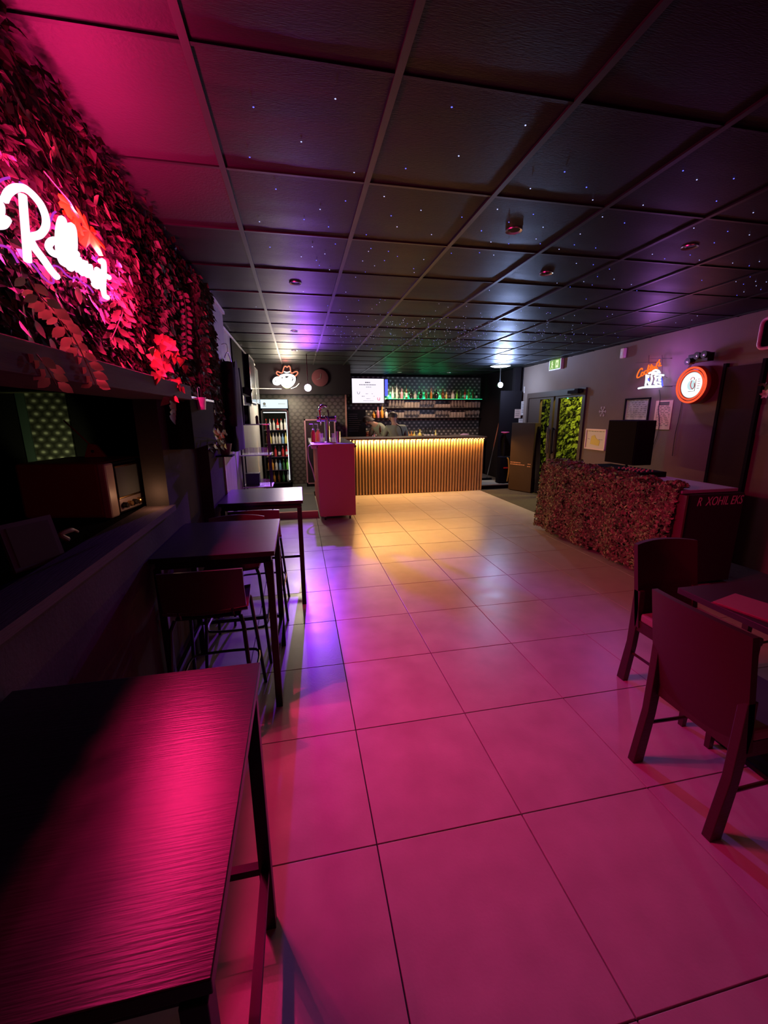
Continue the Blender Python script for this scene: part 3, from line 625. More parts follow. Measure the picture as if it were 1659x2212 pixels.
def stool(loc, rz, label):
    # local: seat faces +Y, backrest at y=0
    t = thing('bar_stool', loc, label, 'stool', 'bar stools at the high tables', rz)
    s = MB(); vs = []; fs = []; n = 8
    for i in range(n + 1):
        a = (i / n - .5); x = a * 0.37; 
        for (dy, z) in ((0.03 * (1 - 4 * a * a) * -1, 0.70), (-0.02 - 0.03 * (1 - 4 * a * a), 0.80), (-0.03 - 0.035 * (1 - 4 * a * a), 0.90 + 0.012 * (1 - 4 * a * a))):
            vs.append((x, dy, z)); vs.append((x, dy + 0.012, z))
    for i in range(n):
        b = i * 6
        for j in (0, 2): fs += [(b + j, b + j + 2, b + j + 8, b + j + 6), (b + j + 1, b + j + 7, b + j + 9, b + j + 3)]
        fs += [(b + 4, b + 5, b + 11, b + 10), (b, b + 6, b + 7, b + 1)]
    fs += [(0, 1, 3, 2), (2, 3, 5, 4), (n * 6, n * 6 + 2, n * 6 + 3, n * 6 + 1), (n * 6 + 2, n * 6 + 4, n * 6 + 5, n * 6 + 3)]
    s.add(vs, fs).build('backrest', M['ply'], t, smooth=True)
    vs = []; fs = []; m_ = 8
    for i in range(m_ + 1):
        for j in range(m_ + 1):
            a, b = i / m_ - .5, j / m_; x = a * (0.38 - 0.05 * b); y = 0.0 + b * 0.36
            z = 0.655 + 0.012 * (2 * a) ** 2 - (0.03 * max(0, b - .75) * 4) ** 1.5 * .6 + (0.03 * (0.15 - b) / .15 if b < .15 else 0)
            vs.append((x, y, z))
    for i in range(m_):
        for j in range(m_): q = i * (m_ + 1) + j; fs.append((q, q + 1, q + m_ + 2, q + m_ + 1))
    K = len(vs); vs += [(x, y, z - 0.014) for x, y, z in vs]; fs += [(f[0] + K, f[3] + K, f[2] + K, f[1] + K) for f in fs]
    rim = [j for j in range(m_ + 1)] + [i * (m_ + 1) + m_ for i in range(1, m_ + 1)] + [m_ * (m_ + 1) + j for j in range(m_ - 1, -1, -1)] + [i * (m_ + 1) for i in range(m_ - 1, 0, -1)]
    fs += [(rim[i], rim[(i + 1) % len(rim)], rim[(i + 1) % len(rim)] + K, rim[i] + K) for i in range(len(rim))]
    MB().add(vs, fs).build('seat', M['ply'], t, smooth=True)
    for sx in (-1, 1):
        MB().tube([(sx * 0.15, 0.03, 0.64), (sx * 0.165, 0.0, 0.60), (sx * 0.20, -0.06, 0.0)], 0.010, 8).build('leg', M['metal_dark'], t, smooth=True)
        MB().tube([(sx * 0.14, 0.30, 0.64), (sx * 0.16, 0.335, 0.60), (sx * 0.20, 0.40, 0.0)], 0.010, 8).build('leg', M['metal_dark'], t, smooth=True)
        MB().tube([(sx * 0.12, 0.02, 0.65), (sx * 0.12, -0.012, 0.72), (sx * 0.12, -0.03, 0.80)], 0.007, 6).build('back_support', M['metal_dark'], t)
    MB().tube(crom([(-0.178, -0.03, 0.25), (-0.185, 0.15, 0.25), (-0.182, 0.34, 0.25), (-0.10, 0.375, 0.25), (0.10, 0.375, 0.25), (0.182, 0.34, 0.25), (0.185, 0.15, 0.25), (0.178, -0.03, 0.25)], 3), 0.008, 6).build('footrest', M['metal_dark'], t)
    MB().bx(-0.15, 0.15, 0.04, 0.31, 0.632, 0.643).build('seat_frame', M['metal_dark'], t)
    return t
stool((-0.475, 1.93, 0), 0, 'dark bar stool at near side of middle high table, back toward us')
stool((-0.455, 2.93, 0), PI, 'dark bar stool tucked under far side of the middle high table')
stool((-0.36, 3.16, 0), 0, 'dark bar stool at near side of the farthest high table')

# ================================================================== DINING SET ON THE RIGHT
def dining_chair(loc, rz, label):
    # seat faces +X, back at x=0
    t = thing('dining_chair', loc, label, 'chair', 'dark wooden dining chairs', rz)
    hw = 0.205
    for sy in (-1, 1):
        pts = [(-0.02, 0.0), (0.035, 0.0), (0.062, 0.25), (0.072, 0.45), (0.065, 0.60), (0.02, 0.60), (0.02, 0.45), (0.018, 0.27)]
        y = sy * (hw - 0.018); MB().prism([(a - 0.03, b) for a, b in pts], y - 0.018, y + 0.018).build('leg', M['wenge'], t, bevel=0.003)
        MB().box((0.385, sy * (hw - 0.025), 0.20), (0.038, 0.038, 0.40), taper=0.65).build('leg', M['wenge'], t)
    vs = []; fs = []; n = 10; rows = 7
    for i in range(n + 1):
        a = i / n - .5; curve = -0.035 * (1 - 4 * a * a)
        for j in range(rows + 1):
            b = j / rows; z = 0.385 + 0.475 * b; x = 0.03 - 0.085 * b + curve * (0.3 + .7 * b)
            z += 0.012 * (1 - 4 * a * a) * (b > .99)
            vs.append((x, a * 2 * hw, z))
    for i in range(n):
        for j in range(rows): q = i * (rows + 1) + j; fs.append((q, q + 1, q + rows + 2, q + rows + 1))
    K = len(vs); vs += [(x + 0.028, y, z) for x, y, z in vs]; fs += [(f[0] + K, f[3] + K, f[2] + K, f[1] + K) for f in fs]
    rim = [j for j in range(rows + 1)] + [i * (rows + 1) + rows for i in range(1, n + 1)] + [n * (rows + 1) + j for j in range(rows - 1, -1, -1)] + [i * (rows + 1) for i in range(n - 1, 0, -1)]
    fs += [(rim[i], rim[(i + 1) % len(rim)], rim[(i + 1) % len(rim)] + K, rim[i] + K) for i in range(len(rim))]
    MB().add(vs, fs).build('backrest', M['back_uphol'], t, smooth=True)
    MB().bx(0.055, 0.42, -hw + 0.005, hw - 0.005, 0.425, 0.475).build('seat', M['seat_cream'], t, bevel=0.012)
    MB().bx(0.02, 0.41, -hw + 0.008, hw - 0.008, 0.36, 0.425).build('seat_frame', M['wenge'], t)
    MB().tube([(0.02, -hw + .02, 0.2), (0.37, -hw + .03, 0.2)], 0.008, 6).tube([(0.02, hw - .02, 0.2), (0.37, hw - .03, 0.2)], 0.008, 6).build('stretcher', M['wenge'], t)
    return t
dining_chair((1.50, 1.175, 0), math.radians(0), 'nearest dining chair seen from behind at right edge, cream seat')
dining_chair((2.07, 1.89, 0), math.radians(-90), 'dining chair at the far side of the dark table, facing us')
dining_chair((3.0, 1.62, 0), math.radians(180), 'dining chair at right end of dark table, mostly outside the photo')
tb = thing('dining_table', (1.80, 1.575, 0), 'dark square dining table between the wooden chairs at right edge', 'table')
MB().bx(0, 0.80, -0.84, 0, 0.722, 0.752).build('tabletop', mat('dark_table_top', (0.030, 0.018, 0.026), 0.45), tb, bevel=0.003)
MB().bx(0.35, 0.45, -0.47, -0.37, 0.03, 0.722).build('pedestal', M['metal_dark'], tb)
MB().bx(0.15, 0.65, -0.67, -0.17, 0.0, 0.03).build('base', M['metal_dark'], tb, bevel=0.006)
mn = thing('menu_booklet', (1.93, 1.28, 0.752), 'closed reddish menu booklet lying on the dark dining table', 'menu', rz=math.radians(15))
MB().bx(-0.10, 0.10, -0.15, 0.15, 0.0, 0.004).build('cover', mat('menu_cover', (0.20, 0.07, 0.09), .5), mn)
MB().bx(-0.095, 0.097, -0.145, 0.145, 0.004, 0.008).build('page', mat('menu_page', (0.34, 0.14, 0.16), .6), mn)

# ================================================================== BAR
bar = thing('bar_counter', (1.09, Y1, 0), 'slatted oak bar counter glowing from a warm light strip under top', 'bar counter')
BW = 2.74
MB().bx(-0.20, BW, 0.012, 0.60, 0.0, 1.10).build('body', M['black'], bar)
MB().bx(-0.24, BW + 0.03, -0.10, 0.64, 1.125, 1.155).build('worktop', M['bartop'], bar, bevel=0.004)
MB().bx(-0.20, BW + 0.01, -0.02, 0.62, 1.10, 1.125).build('top_rail', M['black'], bar)
sme = MB().box((0, 0, 0.55), (0.040, 0.030, 1.095)).mesh('slat', M['slat'], bevel=0.002)
lme = MB().box((0, 0, 0), (0.016, 0.010, 0.010)).mesh('led', M['led'])
for i in range(47):
    x = -0.16 + i * 0.0625
    link('slat', sme, bar, (x, -0.002, 0.002)); link('led', lme, bar, (x, -0.062, 1.1145))
MB().tube([(-0.16, -0.062, 1.1235), (2.72, -0.062, 1.1235)], 0.002, 4).build('led_strip', M['white'], bar)

rc = thing('tap_counter', (0.27, 6.25, 0), 'red painted end counter on castors carrying the beer taps', 'counter')
MB().bx(0.0, 0.545, 0.0, 0.022, 0.075, 1.178).build('end_panel', M['red'], rc, bevel=0.004)
MB().bx(0.02, 0.535, 0.022, 1.95, 0.08, 1.15).build('body', M['black'], rc)
rs = MB().box((0, 0, 0.60), (0.03, 0.035, 1.06)).mesh('slat', M['red'], bevel=0.002)
for i in range(26): link('slat', rs, rc, (0.004, 0.055 + i * 0.0745, 0.01))
MB().bx(-0.10, 0.56, 0.03, 1.95, 1.152, 1.18).build('worktop', M['steel'], rc, bevel=0.003)
MB().bx(-0.095, -0.02, 0.03, 1.9, 1.115, 1.15).build('edge_strip', mat('white_edge', (0.6, 0.6, 0.62), .3), rc)
for x in (0.07, 0.46):
    for y in (0.08, 1.7):
        c = MB().lathe([(0.028, -0.012), (0.028, 0.012)], (x, y, 0.028), n=14, axis='x').build('castor', M['blackgloss'], rc, smooth=True)
        MB().bx(x - .02, x + .02, y - .02, y + .02, 0.05, 0.08).build('bracket', M['steel'], c)
kn = MB().lathe([(0.0, 0), (0.018, 0.004), (0.022, 0.02), (0.012, 0.035)], (0.545, 0.05, 1.14), n=12, axis='x').build('bottle_opener', M['blackgloss'], rc, smooth=True)
# beer tap tower
tt = thing('beer_tap_tower', (0.435, 6.62, 1.18), 'chrome T shaped beer tap tower on the red counter', 'beer tap')
MB().lathe([(0.055, 0), (0.055, 0.012), (0.042, 0.02), (0.040, 0.33), (0.044, 0.34), (0.044, 0.40), (0.036, 0.41)], n=20).build('column', M['chrome'], tt, smooth=True)
MB().tube([(-0.15, 0, 0.365), (0.14, 0, 0.365)], 0.040, 14).build('crossbar', M['chrome'], tt, smooth=True)
MB().lathe([(0.048, -0.01), (0.05, 0.0), (0.048, 0.01)], (0.14, 0, 0.36), n=18, axis='x').build('medallion', M['white'], tt, smooth=True)
for x in (-0.10, 0.03):
    fa = MB().tube(crom([(x, -0.03, 0.365), (x, -0.08, 0.36), (x, -0.10, 0.33), (x, -0.105, 0.27)], 4), 0.009, 8).build('faucet', M['chrome'], tt, smooth=True)
    MB().tube([(x, -0.06, 0.38), (x - 0.005, -0.07, 0.44), (x - 0.01, -0.06, 0.50)], [0.006, 0.010, 0.013], 8).build('tap_handle', M['b_red'] if x < 0 else M['blackgloss'], fa, smooth=True)
MB().tube(crom([(-0.09, 0, 0.39), (-0.10, 0, 0.47), (-0.085, 0, 0.54), (-0.03, 0, 0.565), (0.01, 0, 0.55)], 5), [0.022] * 6 + [0.028] * 9 + [0.016] * 6, 10).build('figurehead', M['chrome'], tt, smooth=True)
MB().tube([(-0.085, 0, 0.54), (-0.11, 0, 0.575)], 0.010, 6).build('figure_ear', M['chrome'], tt)
dt = thing('drip_tray', (0.36, 6.50, 1.18), 'flat chrome drip tray in front of the beer taps', 'tray')
MB().bx(-0.14, 0.2, -0.05, 0.04, 0.0, 0.012).build('tray', M['chrome'], dt, bevel=0.002)
# syrup jars and glasses beside the taps
def pump_jar(loc, mm, label):
    t = thing('pump_bottle', loc, label, 'bottle')
    MB().lathe([(0.036, 0), (0.038, 0.004), (0.038, 0.145), (0.020, 0.17), (0.018, 0.185)], n=14).build('jar', mm, t, smooth=True)
    MB().lathe([(0.021, 0.185), (0.021, 0.205), (0.006, 0.21), (0.006, 0.285)], n=10).build('pump', M['steel'], t, smooth=True)
    MB().tube([(0, 0, 0.283), (-0.055, 0, 0.283)], 0.005, 6).build('nozzle', M['white'], t)
pump_jar((0.23, 6.86, 1.18), M['b_red'], 'red syrup jar with pump, leftmost on the red counter')
pump_jar((0.31, 6.95, 1.18), M['b_orange'], 'amber syrup jar with pump beside the red syrup jar')
# glasses
gl_b = MB().lathe([(0.030, 0), (0.031, 0.004), (0.036, 0.14), (0.034, 0.14), (0.029, 0.008)], n=12, cap=False).mesh('beer_glass', M['glass'], smooth=True)
gl_w = MB().lathe([(0.030, 0), (0.030, 0.003), (0.004, 0.008), (0.004, 0.07), (0.030, 0.10), (0.036, 0.14), (0.030, 0.175), (0.028, 0.175)], n=12, cap=False).mesh('wine_glass', M['glass'], smooth=True)
gl_s = MB().lathe([(0.026, 0), (0.030, 0.005), (0.033, 0.09), (0.031, 0.09), (0.026, 0.008)], n=12, cap=False).mesh('tumbler', M['glass'], smooth=True)
gl_t = MB().lathe([(0.028, 0), (0.030, 0.003), (0.006, 0.012), (0.008, 0.03), (0.028, 0.07), (0.030, 0.18), (0.028, 0.18)], n=12, cap=False).mesh('tulip_glass', M['glass'], smooth=True)
for x, y, lb_ in ((0.35, 6.78, 'empty beer glass left of the beer tap tower'), (0.55, 6.75, 'empty beer glass behind the beer tap tower'), (0.62, 6.80, 'empty beer glass behind the pinkish steel shaker')):
    tag(link('beer_glass', gl_b, None, (x, y, 1.181)), lb_, 'glass', 'glasses beside the taps')
cp = tag(MB().lathe([(0.036, 0), (0.036, 0.004), (0.042, 0.17), (0.039, 0.17)], n=14, cap=False).build('steel_shaker', M['steel'], smooth=True, loc=(0.60, 6.62, 1.181)), 'pinkish steel shaker cup right of the beer tap tower', 'shaker')
MB().lathe([(0.002, 0.003), (0.036, 0.004)], n=14).build('base', M['steel'], cp)
# hose on the left of the counter
tag(MB().tube(crom([(0.185, 6.5, 1.16), (0.13, 6.5, 1.12), (0.13, 6.5, 0.95), (0.18, 6.5, 0.78), (0.215, 6.5, 0.6)], 6), 0.008, 7).build('hose', M['white'], smooth=True), 'white hose hanging down left side of the red counter', 'hose')

# ---- people behind the bar
def skin_mesh(name, joints, edges, m, root=0, sub=1):
    me = bpy.data.meshes.new(name); me.from_pydata([j[0] for j in joints], edges, []); me.materials.append(m)
    o = bpy.data.objects.new(name, me); COL.objects.link(o); md = o.modifiers.new('s', 'SKIN'); md.use_smooth_shade = True
    sv = me.skin_vertices[0].data
    for i, j in enumerate(joints):
        r = j[1]; sv[i].radius = (r, r) if not isinstance(r, tuple) else r
        sv[i].use_root = (i == root)
    sb = o.modifiers.new('u', 'SUBSURF'); sb.levels = sub; sb.render_levels = sub
    dg = bpy.context.evaluated_depsgraph_get(); m2 = bpy.data.meshes.new_from_object(o.evaluated_get(dg)); bpy.data.objects.remove(o)
    m2.name = name
    for p in m2.polygons: p.use_smooth = True
    return m2
def person(loc, rz, label, J, head, hair_len, cloth):
    """J: dict of joint positions in local coordinates (facing +Y)"""
    t = thing('person', loc, label, 'person', None, rz)
    j = []; e = []; ix = {}
    def a(n, p, r, prev=None):
        ix[n] = len(j); j.append((tuple(p), r))
        if prev: e.append((ix[prev], ix[n]))
    V = lambda n: Vector(J[n])
    a('pelvis', J['pelvis'], 0.125); a('belly', (V('pelvis') + V('chest')) / 2, 0.115, 'pelvis'); a('chest', J['chest'], 0.135, 'belly')
    a('neck', J['neck'], 0.052, 'chest'); a('skull0', V('neck').lerp(V('head'), .45), 0.058, 'neck'); a('head', J['head'], 0.088, 'skull0'); a('crown', V('head') + (V('head') - V('neck')).normalized() * 0.07, 0.07, 'head')
    for s in ('L', 'R'):
        a('sh' + s, J['sh' + s], 0.06, 'chest'); a('el' + s, J['el' + s], 0.042, 'sh' + s); a('wr' + s, J['wr' + s], 0.027, 'el' + s)
        a('hip' + s, J['hip' + s], 0.09, 'pelvis'); a('kn' + s, J['kn' + s], 0.062, 'hip' + s); a('an' + s, J['an' + s], 0.04, 'kn' + s); a('to' + s, V('an' + s) + Vector((0, 0.15, -0.04)), 0.032, 'an' + s)
        d = (V('wr' + s) - V('el' + s)).normalized(); sd = Vector((1, 0, 0)); 
        a('pm' + s, V('wr' + s) + d * 0.05, (0.034, 0.016), 'wr' + s)
    body = link('body', skin_mesh('body', j, e, M['skin'], 0, 2), t)
    # fingers
    for s, sg_ in (('L', -1), ('R', 1)):
        d = (V('wr' + s) - V('el' + s)).normalized(); p0 = V('wr' + s) + d * 0.06; sd = d.cross(Vector((0, 1, 0.2))).normalized(); dn = d.cross(sd)
        hd = MB()
        for k in range(4):
            b = p0 + sd * (k - 1.5) * 0.018; L_ = (0.062, 0.072, 0.068, 0.052)[k]
            hd.tube([b, b + d * L_ * .5 + dn * 0.006, b + d * L_ * .85 + dn * 0.02], [0.009, 0.008, 0.006], 6)
        b = V('wr' + s) + d * 0.02 + sd * 0.025; hd.tube([b, b + d * 0.03 + sd * 0.02, b + d * 0.055 + sd * 0.022], [0.011, 0.009, 0.007], 6)
        hd.build('fingers', M['skin'], t, smooth=True)
    # shirt, trousers
    js = []; es = []; ix.clear(); j2 = j; j = js; e = es
    a('pelvis', V('pelvis') + Vector((0, 0, 0.0)), 0.145); a('belly', (V('pelvis') + V('chest')) / 2, 0.145, 'pelvis'); a('chest', J['chest'], 0.155, 'belly'); a('neck0', V('chest').lerp(V('neck'), .55), 0.095, 'chest')
    for s in ('L', 'R'): a('sh' + s, J['sh' + s], 0.078, 'chest'); a('em' + s, V('sh' + s).lerp(V('el' + s), .85), 0.062, 'sh' + s)
    link('shirt', skin_mesh('shirt', js, es, cloth, 0, 2), t)
    js2 = []; es2 = []; ix.clear(); j = js2; e = es2
    a('pelvis', J['pelvis'], 0.14)
    for s in ('L', 'R'): a('hip' + s, J['hip' + s], 0.105, 'pelvis'); a('kn' + s, J['kn' + s], 0.075, 'hip' + s); a('an' + s, J['an' + s], 0.058, 'kn' + s)
    link('trousers', skin_mesh('trousers', js2, es2, M['cloth_black'], 0, 2), t)
    # face and ears
    H = V('head'); up = (V('head') - V('neck')).normalized(); fw = Vector(head).normalized(); fw = (fw - up * fw.dot(up)).normalized(); rt = fw.cross(up)
    MB().tube([H + fw * 0.085 + up * 0.02, H + fw * 0.115 - up * 0.012], [0.008, 0.014], 6).build('nose', M['skin'], t, smooth=True)
    for s in (-1, 1):
        MB().lathe([(0.0, -0.01), (0.011, -0.005), (0.011, 0.005), (0, 0.01)], H + fw * 0.088 + rt * s * 0.032 + up * 0.025, n=8).build('eye', M['white'], t, smooth=True)
        MB().tube([H + rt * s * 0.088 - up * 0.02, H + rt * s * 0.102 + up * 0.005, H + rt * s * 0.09 + up * 0.03], [0.008, 0.013, 0.008], 6).build('ear', M['skin'], t, smooth=True)
    MB().tube([H + fw * 0.09 - up * 0.04 - rt * 0.022, H + fw * 0.094 - up * 0.042, H + fw * 0.09 - up * 0.04 + rt * 0.022], 0.005, 6).build('mouth', M['terracotta'], t)
    hb = MB(); n = 12; 
    for i in range(7):
        pass
    vs = []; fs = []; rows = 7
    for i in range(rows):
        ph = PI * 0.62 * i / (rows - 1)
        for k in range(n):
            th = 2 * PI * k / n; back = 0.5 - 0.5 * math.cos(th)  # th=0 front
            ph2 = ph * (0.55 + 0.45 * back) if hair_len < .05 else ph * (0.5 + 0.5 * back)
            r = 0.112; vs.append(H + up * (0.035 + r * math.cos(ph2)) + (fw * math.cos(th) + rt * math.sin(th)) * r * math.sin(ph2) * 0.98 - up * (hair_len * (i / (rows - 1)) ** 2 * back))
    for i in range(rows - 1):
        for k in range(n): fs.append((i * n + k, i * n + (k + 1) % n, (i + 1) * n + (k + 1) % n, (i + 1) * n + k))
    hb.add(vs, fs).build('hair', M['hair'], t, smooth=True)
    return t
J2 = dict(pelvis=(0, 0, 0.86), chest=(0.0, 0.03, 1.16), neck=(-0.03, 0.05, 1.33), head=(-0.05, 0.08, 1.45), shL=(-0.19, 0.03, 1.24), shR=(0.19, 0.03, 1.24), elL=(-0.27, 0.10, 1.00), elR=(0.28, 0.08, 0.98),
          wrL=(-0.20, 0.30, 1.02), wrR=(0.20, 0.29, 1.0), hipL=(-0.09, 0, 0.80), hipR=(0.09, 0, 0.80), knL=(-0.10, 0.03, 0.45), knR=(0.10, 0.03, 0.45), anL=(-0.10, -0.02, 0.08), anR=(0.10, -0.02, 0.08))
p2 = person((2.13, 9.12, 0.085), 0.0, 'bartender in loose grey green shirt seen from behind, right of the other', J2, (-0.3, 1, 0), 0.0, M['cloth_grey'])
MB().tube(crom([(-0.02, 0.02, 1.33), (0.06, -0.13, 1.26), (0.10, -0.155, 1.12), (0.12, -0.15, 0.95)], 4), 0.010, 6).build('apron_strap', M['cloth_black'], p2)
J1 = dict(pelvis=(0.22, 0, 0.92), chest=(0.02, 0.05, 1.22), neck=(-0.14, 0.08, 1.33), head=(-0.24, 0.12, 1.39), shL=(-0.10, 0.22, 1.22), shR=(0.04, -0.14, 1.25), elL=(-0.20, 0.30, 0.98), elR=(0.10, -0.22, 1.0),
          wrL=(-0.28, 0.34, 0.97), wrR=(-0.10, -0.15, 0.97), hipL=(0.22, 0.09, 0.84), hipR=(0.22, -0.09, 0.84), knL=(0.20, 0.10, 0.46), knR=(0.20, -0.09, 0.46), anL=(0.24, 0.08, 0.08), anR=(0.24, -0.08, 0.08))
person((1.89, 9.86, 0.085), 0.0, 'bartender with dark hair bending forward to the left behind bar', J1, (-1, 0.6, -0.8), 0.12, M['cloth_grey'])

# ---- back bar shelves, counter, bottles
for z, nm in ((2.00, 'top'), (1.785, 'middle'), (1.53, 'bottom')):
    s_ = tag(MB().bx(2.22, 4.80, -0.17, 0, -0.02, 0).build('wall_shelf', M['black'], loc=(0, YB, z), bevel=0.002), {'top': 'top black back bar shelf with the green light strip', 'middle': 'middle black back bar shelf lined with glasses', 'bottom': 'lowest black back bar shelf lined with glasses'}[nm], 'shelf', 'back bar shelves')
    if nm == 'top': MB().bx(2.24, 4.79, -0.172, -0.166, -0.004, 0.004).build('light_strip', M['led_green'], s_)
bcn = thing('back_counter', (2.9, 10.42, 0.085), 'dark counter along the wall behind the bartenders', 'counter')
MB().bx(-1.8, 1.85, -0.27, 0.27, 0.86, 0.90).build('worktop', M['bartop'], bcn); MB().bx(-1.8, 1.85, -0.25, 0.27, 0.0, 0.86).build('cabinet', M['black'], bcn)
def bottle_me(r, h, m, kind=0):
    if kind == 0: pr_ = [(r * .9, 0), (r, 0.006), (r, h * .58), (r * .35, h * .74), (r * .32, h * .94), (r * .38, h * .95), (r * .38, h)]
    elif kind == 1: pr_ = [(r * .9, 0), (r * 1.15, 0.01), (r * 1.2, h * .45), (r * .9, h * .60), (r * .32, h * .70), (r * .32, h * .9), (r * .42, h * .91), (r * .42, h)]
    else: pr_ = [(r * .7, 0), (r, h * .12), (r, h * .5), (r * .45, h * .68), (r * .3, h * .92), (r * .36, h)]
    return MB().lathe(pr_, n=12).mesh('bottle', m, smooth=True)
def bottle(loc, r, h, mk, label, group, kind=0, lab=None, cap=None):
    b = tag(link('bottle', bottle_me(r, h, M[mk], kind), None, loc), label, 'bottle', group)
    if lab: MB().lathe([(r * 1.03, h * .15), (r * 1.03, h * .45)], n=12, cap=False).build('bottle_label', M[lab], b, smooth=True)
    if cap: MB().lathe([(r * .42, h * .9), (r * .42, h * 1.01)], n=8).build('cap', M[cap], b, smooth=True)
    return b
ORD = ['first', 'second', 'third', 'fourth', 'fifth', 'sixth', 'seventh', 'eighth', 'ninth', 'tenth', 'eleventh', 'twelfth', 'thirteenth', 'fourteenth', 'fifteenth', 'sixteenth', 'seventeenth', 'eighteenth', 'nineteenth', 'twentieth', 'twenty-first', 'twenty-second', 'twenty-third', 'twenty-fourth', 'twenty-fifth', 'twenty-sixth', 'twenty-seventh', 'twenty-eighth', 'twenty-ninth', 'thirtieth']
ts = [(848, .035, .30, 'clear', 2), (857, .03, .38, 'clear', 0), (868, .035, .26, 'pink', 0), (878, .03, .34, 'brown', 0), (888, .045, .24, 'black', 1), (897, .035, .20, 'clear', 1), (909, .04, .24, 'black', 1), (920, .035, .22, 'brown', 0), (931, .032, .28, 'amber', 2),
      (942, .05, .24, 'black', 1), (956, .045, .26, 'brown', 1), (964, .026, .18, 'yellow', 0), (978, .04, .22, 'clear', 1), (987, .028, .22, 'lime', 0), (995, .03, .24, 'green', 0), (1004, .03, .26, 'red', 0), (1012, .03, .26, 'lime', 0), (1021, .028, .24, 'brown', 0), (1029, .03, .2, 'black', 0)]
for i, (u, r, h, c, kd) in enumerate(ts):
    p = ony(u, 862, YB - 0.085); bottle((p.x, YB - 0.085, 2.001), r, h, 'b_' + c, '%s bottle, %s from the left on green lit top shelf' % ({'clear': 'clear', 'pink': 'pale pink', 'brown': 'brown', 'black': 'black', 'amber': 'amber', 'yellow': 'yellow', 'lime': 'lime green', 'green': 'dark green', 'red': 'red'}[c], ORD[i]), 'bottles on the top shelf', kd, 'b_white' if i % 3 == 0 else None)
k = 0
for zz, nm in ((1.786, 'middle'), (1.531, 'bottom')):
    for row in range(2):
        for i in range(30):
            x = 2.30 + i * 0.083 + 0.02 * (row) + rn.uniform(-.006, .006); y = YB - 0.055 - 0.07 * row
            me = (gl_t, gl_b, gl_w, gl_s)[(i // 5 + (0 if nm == 'middle' else 1)) % 4]
            if me is gl_t and nm == 'bottom': me = gl_w
            nmz = {id(gl_t): 'tulip_glass', id(gl_b): 'beer_glass', id(gl_w): 'wine_glass', id(gl_s): 'tumbler'}[id(me)]
            tag(link(nmz, me, None, (x, y, zz)), 'clear %s, %s from left in %s row of %s back bar shelf' % (nmz.replace('_', ' '), ORD[i], ('rear', 'front')[row], nm), 'glass', '%s on the %s back bar shelf' % ({'tulip_glass': 'tulip glasses', 'beer_glass': 'beer glasses', 'wine_glass': 'wine glasses', 'tumbler': 'tumblers'}[nmz], nm))
bb = [(882, .04, .2, 'orange', 0, 'b_white'), (889, .036, .22, 'amber', 0, 'b_yellow'), (895, .036, .22, 'yellow', 0, 'b_white'), (901, .025, .16, 'clear', 0, None), (907, .042, .26, 'yellow', 1, 'b_white'), (919, .036, .30, 'black', 0, 'b_white'), (926, .036, .30, 'black', 0, 'b_white'), (934, .036, .30, 'black', 0, 'b_white'), (941, .034, .24, 'yellow', 2, 'b_white')]
for i, (u, r, h, c, kd, lb) in enumerate(bb):
    p = ony(u, 940, 10.30); bottle((p.x, 10.30, 0.986), r, h, 'b_' + c, '%s bottle, %s right of the bartender on the back counter' % (c, ORD[i]), 'bottles on the back counter', kd, lb)
tr_ = thing('bottle_tray', (3.20, 10.24, 0.986), 'red and white tray below the three black bottles on back counter', 'tray')
MB().bx(-0.26, 0.36, -0.06, -0.03, 0.0, 0.05).build('tray', M['b_pink'], tr_); MB().bx(-0.10, 0.36, -0.065, -0.06, 0.0, 0.02).build('red_edge', M['b_red'], tr_)
pt = thing('flower_pot', (1.665, 10.30, 0.986), 'terracotta pot at the left end of the back counter', 'pot')
MB().lathe([(0.05, 0), (0.065, 0.17), (0.07, 0.17), (0.07, 0.19), (0.055, 0.19)], n=16).build('pot', M['terracotta'], pt, smooth=True)
for i in range(8): add_leaf(pt, leaf_mesh('leaf', 0.12, 0.05, M['leaf_dark']) if i == 0 else bpy.data.meshes[-1] if False else pale, (pt.location.x, pt.location.y, pt.location.z + 0.18), (math.cos(i), math.sin(i), 0.9), (0, 0, 1), 2.0)
for x, c, h, lab in ((1.765, 'blue', .26, 'slim violet bottle beside the terracotta pot'), (1.83, 'pink', .17, 'short pink square bottle between the pot and the bending bartender'), (1.945, 'pink', .28, 'tall pink labelled bottle beside the bartender at right')):
    bottle((x, 10.22, 0.986), 0.036, h, 'b_' + c, lab, None, 0, 'b_pink')
for i, u in enumerate((808, 817, 826, 835)):
    p = ony(u, 884, 10.55); bottle((p.x, 10.60, 1.532), 0.04, (0.16, 0.28, 0.28, 0.22)[i], 'b_' + ('orange', 'pink', 'orange', 'white')[i], '%s bottle, %s under the television screen' % (('round orange', 'tall pink', 'tall orange', 'white')[i], ORD[i]), 'bottles under the television', 0)
tag(MB().bx(1.08, 2.2, -0.14, 0, -0.02, 0).build('wall_shelf', M['black'], loc=(0, YB, 1.53)), 'short black shelf under the television', 'shelf')
ic = thing('ice_buckets', (4.10, 10.30, 0.986), 'clear and lilac tubs at right end of the back counter', 'tub')
MB().lathe([(0.09, 0), (0.11, 0.12), (0.10, 0.12)], (-0.12, 0, 0), n=16).build('tub', M['glass'], ic, smooth=True); MB().lathe([(0.12, 0), (0.14, 0.06), (0.12, 0.11), (0.06, 0.14)], (0.14, 0, 0), n=16).build('bag', mat('lilac', (0.45, 0.3, 0.45), .6), ic, smooth=True)
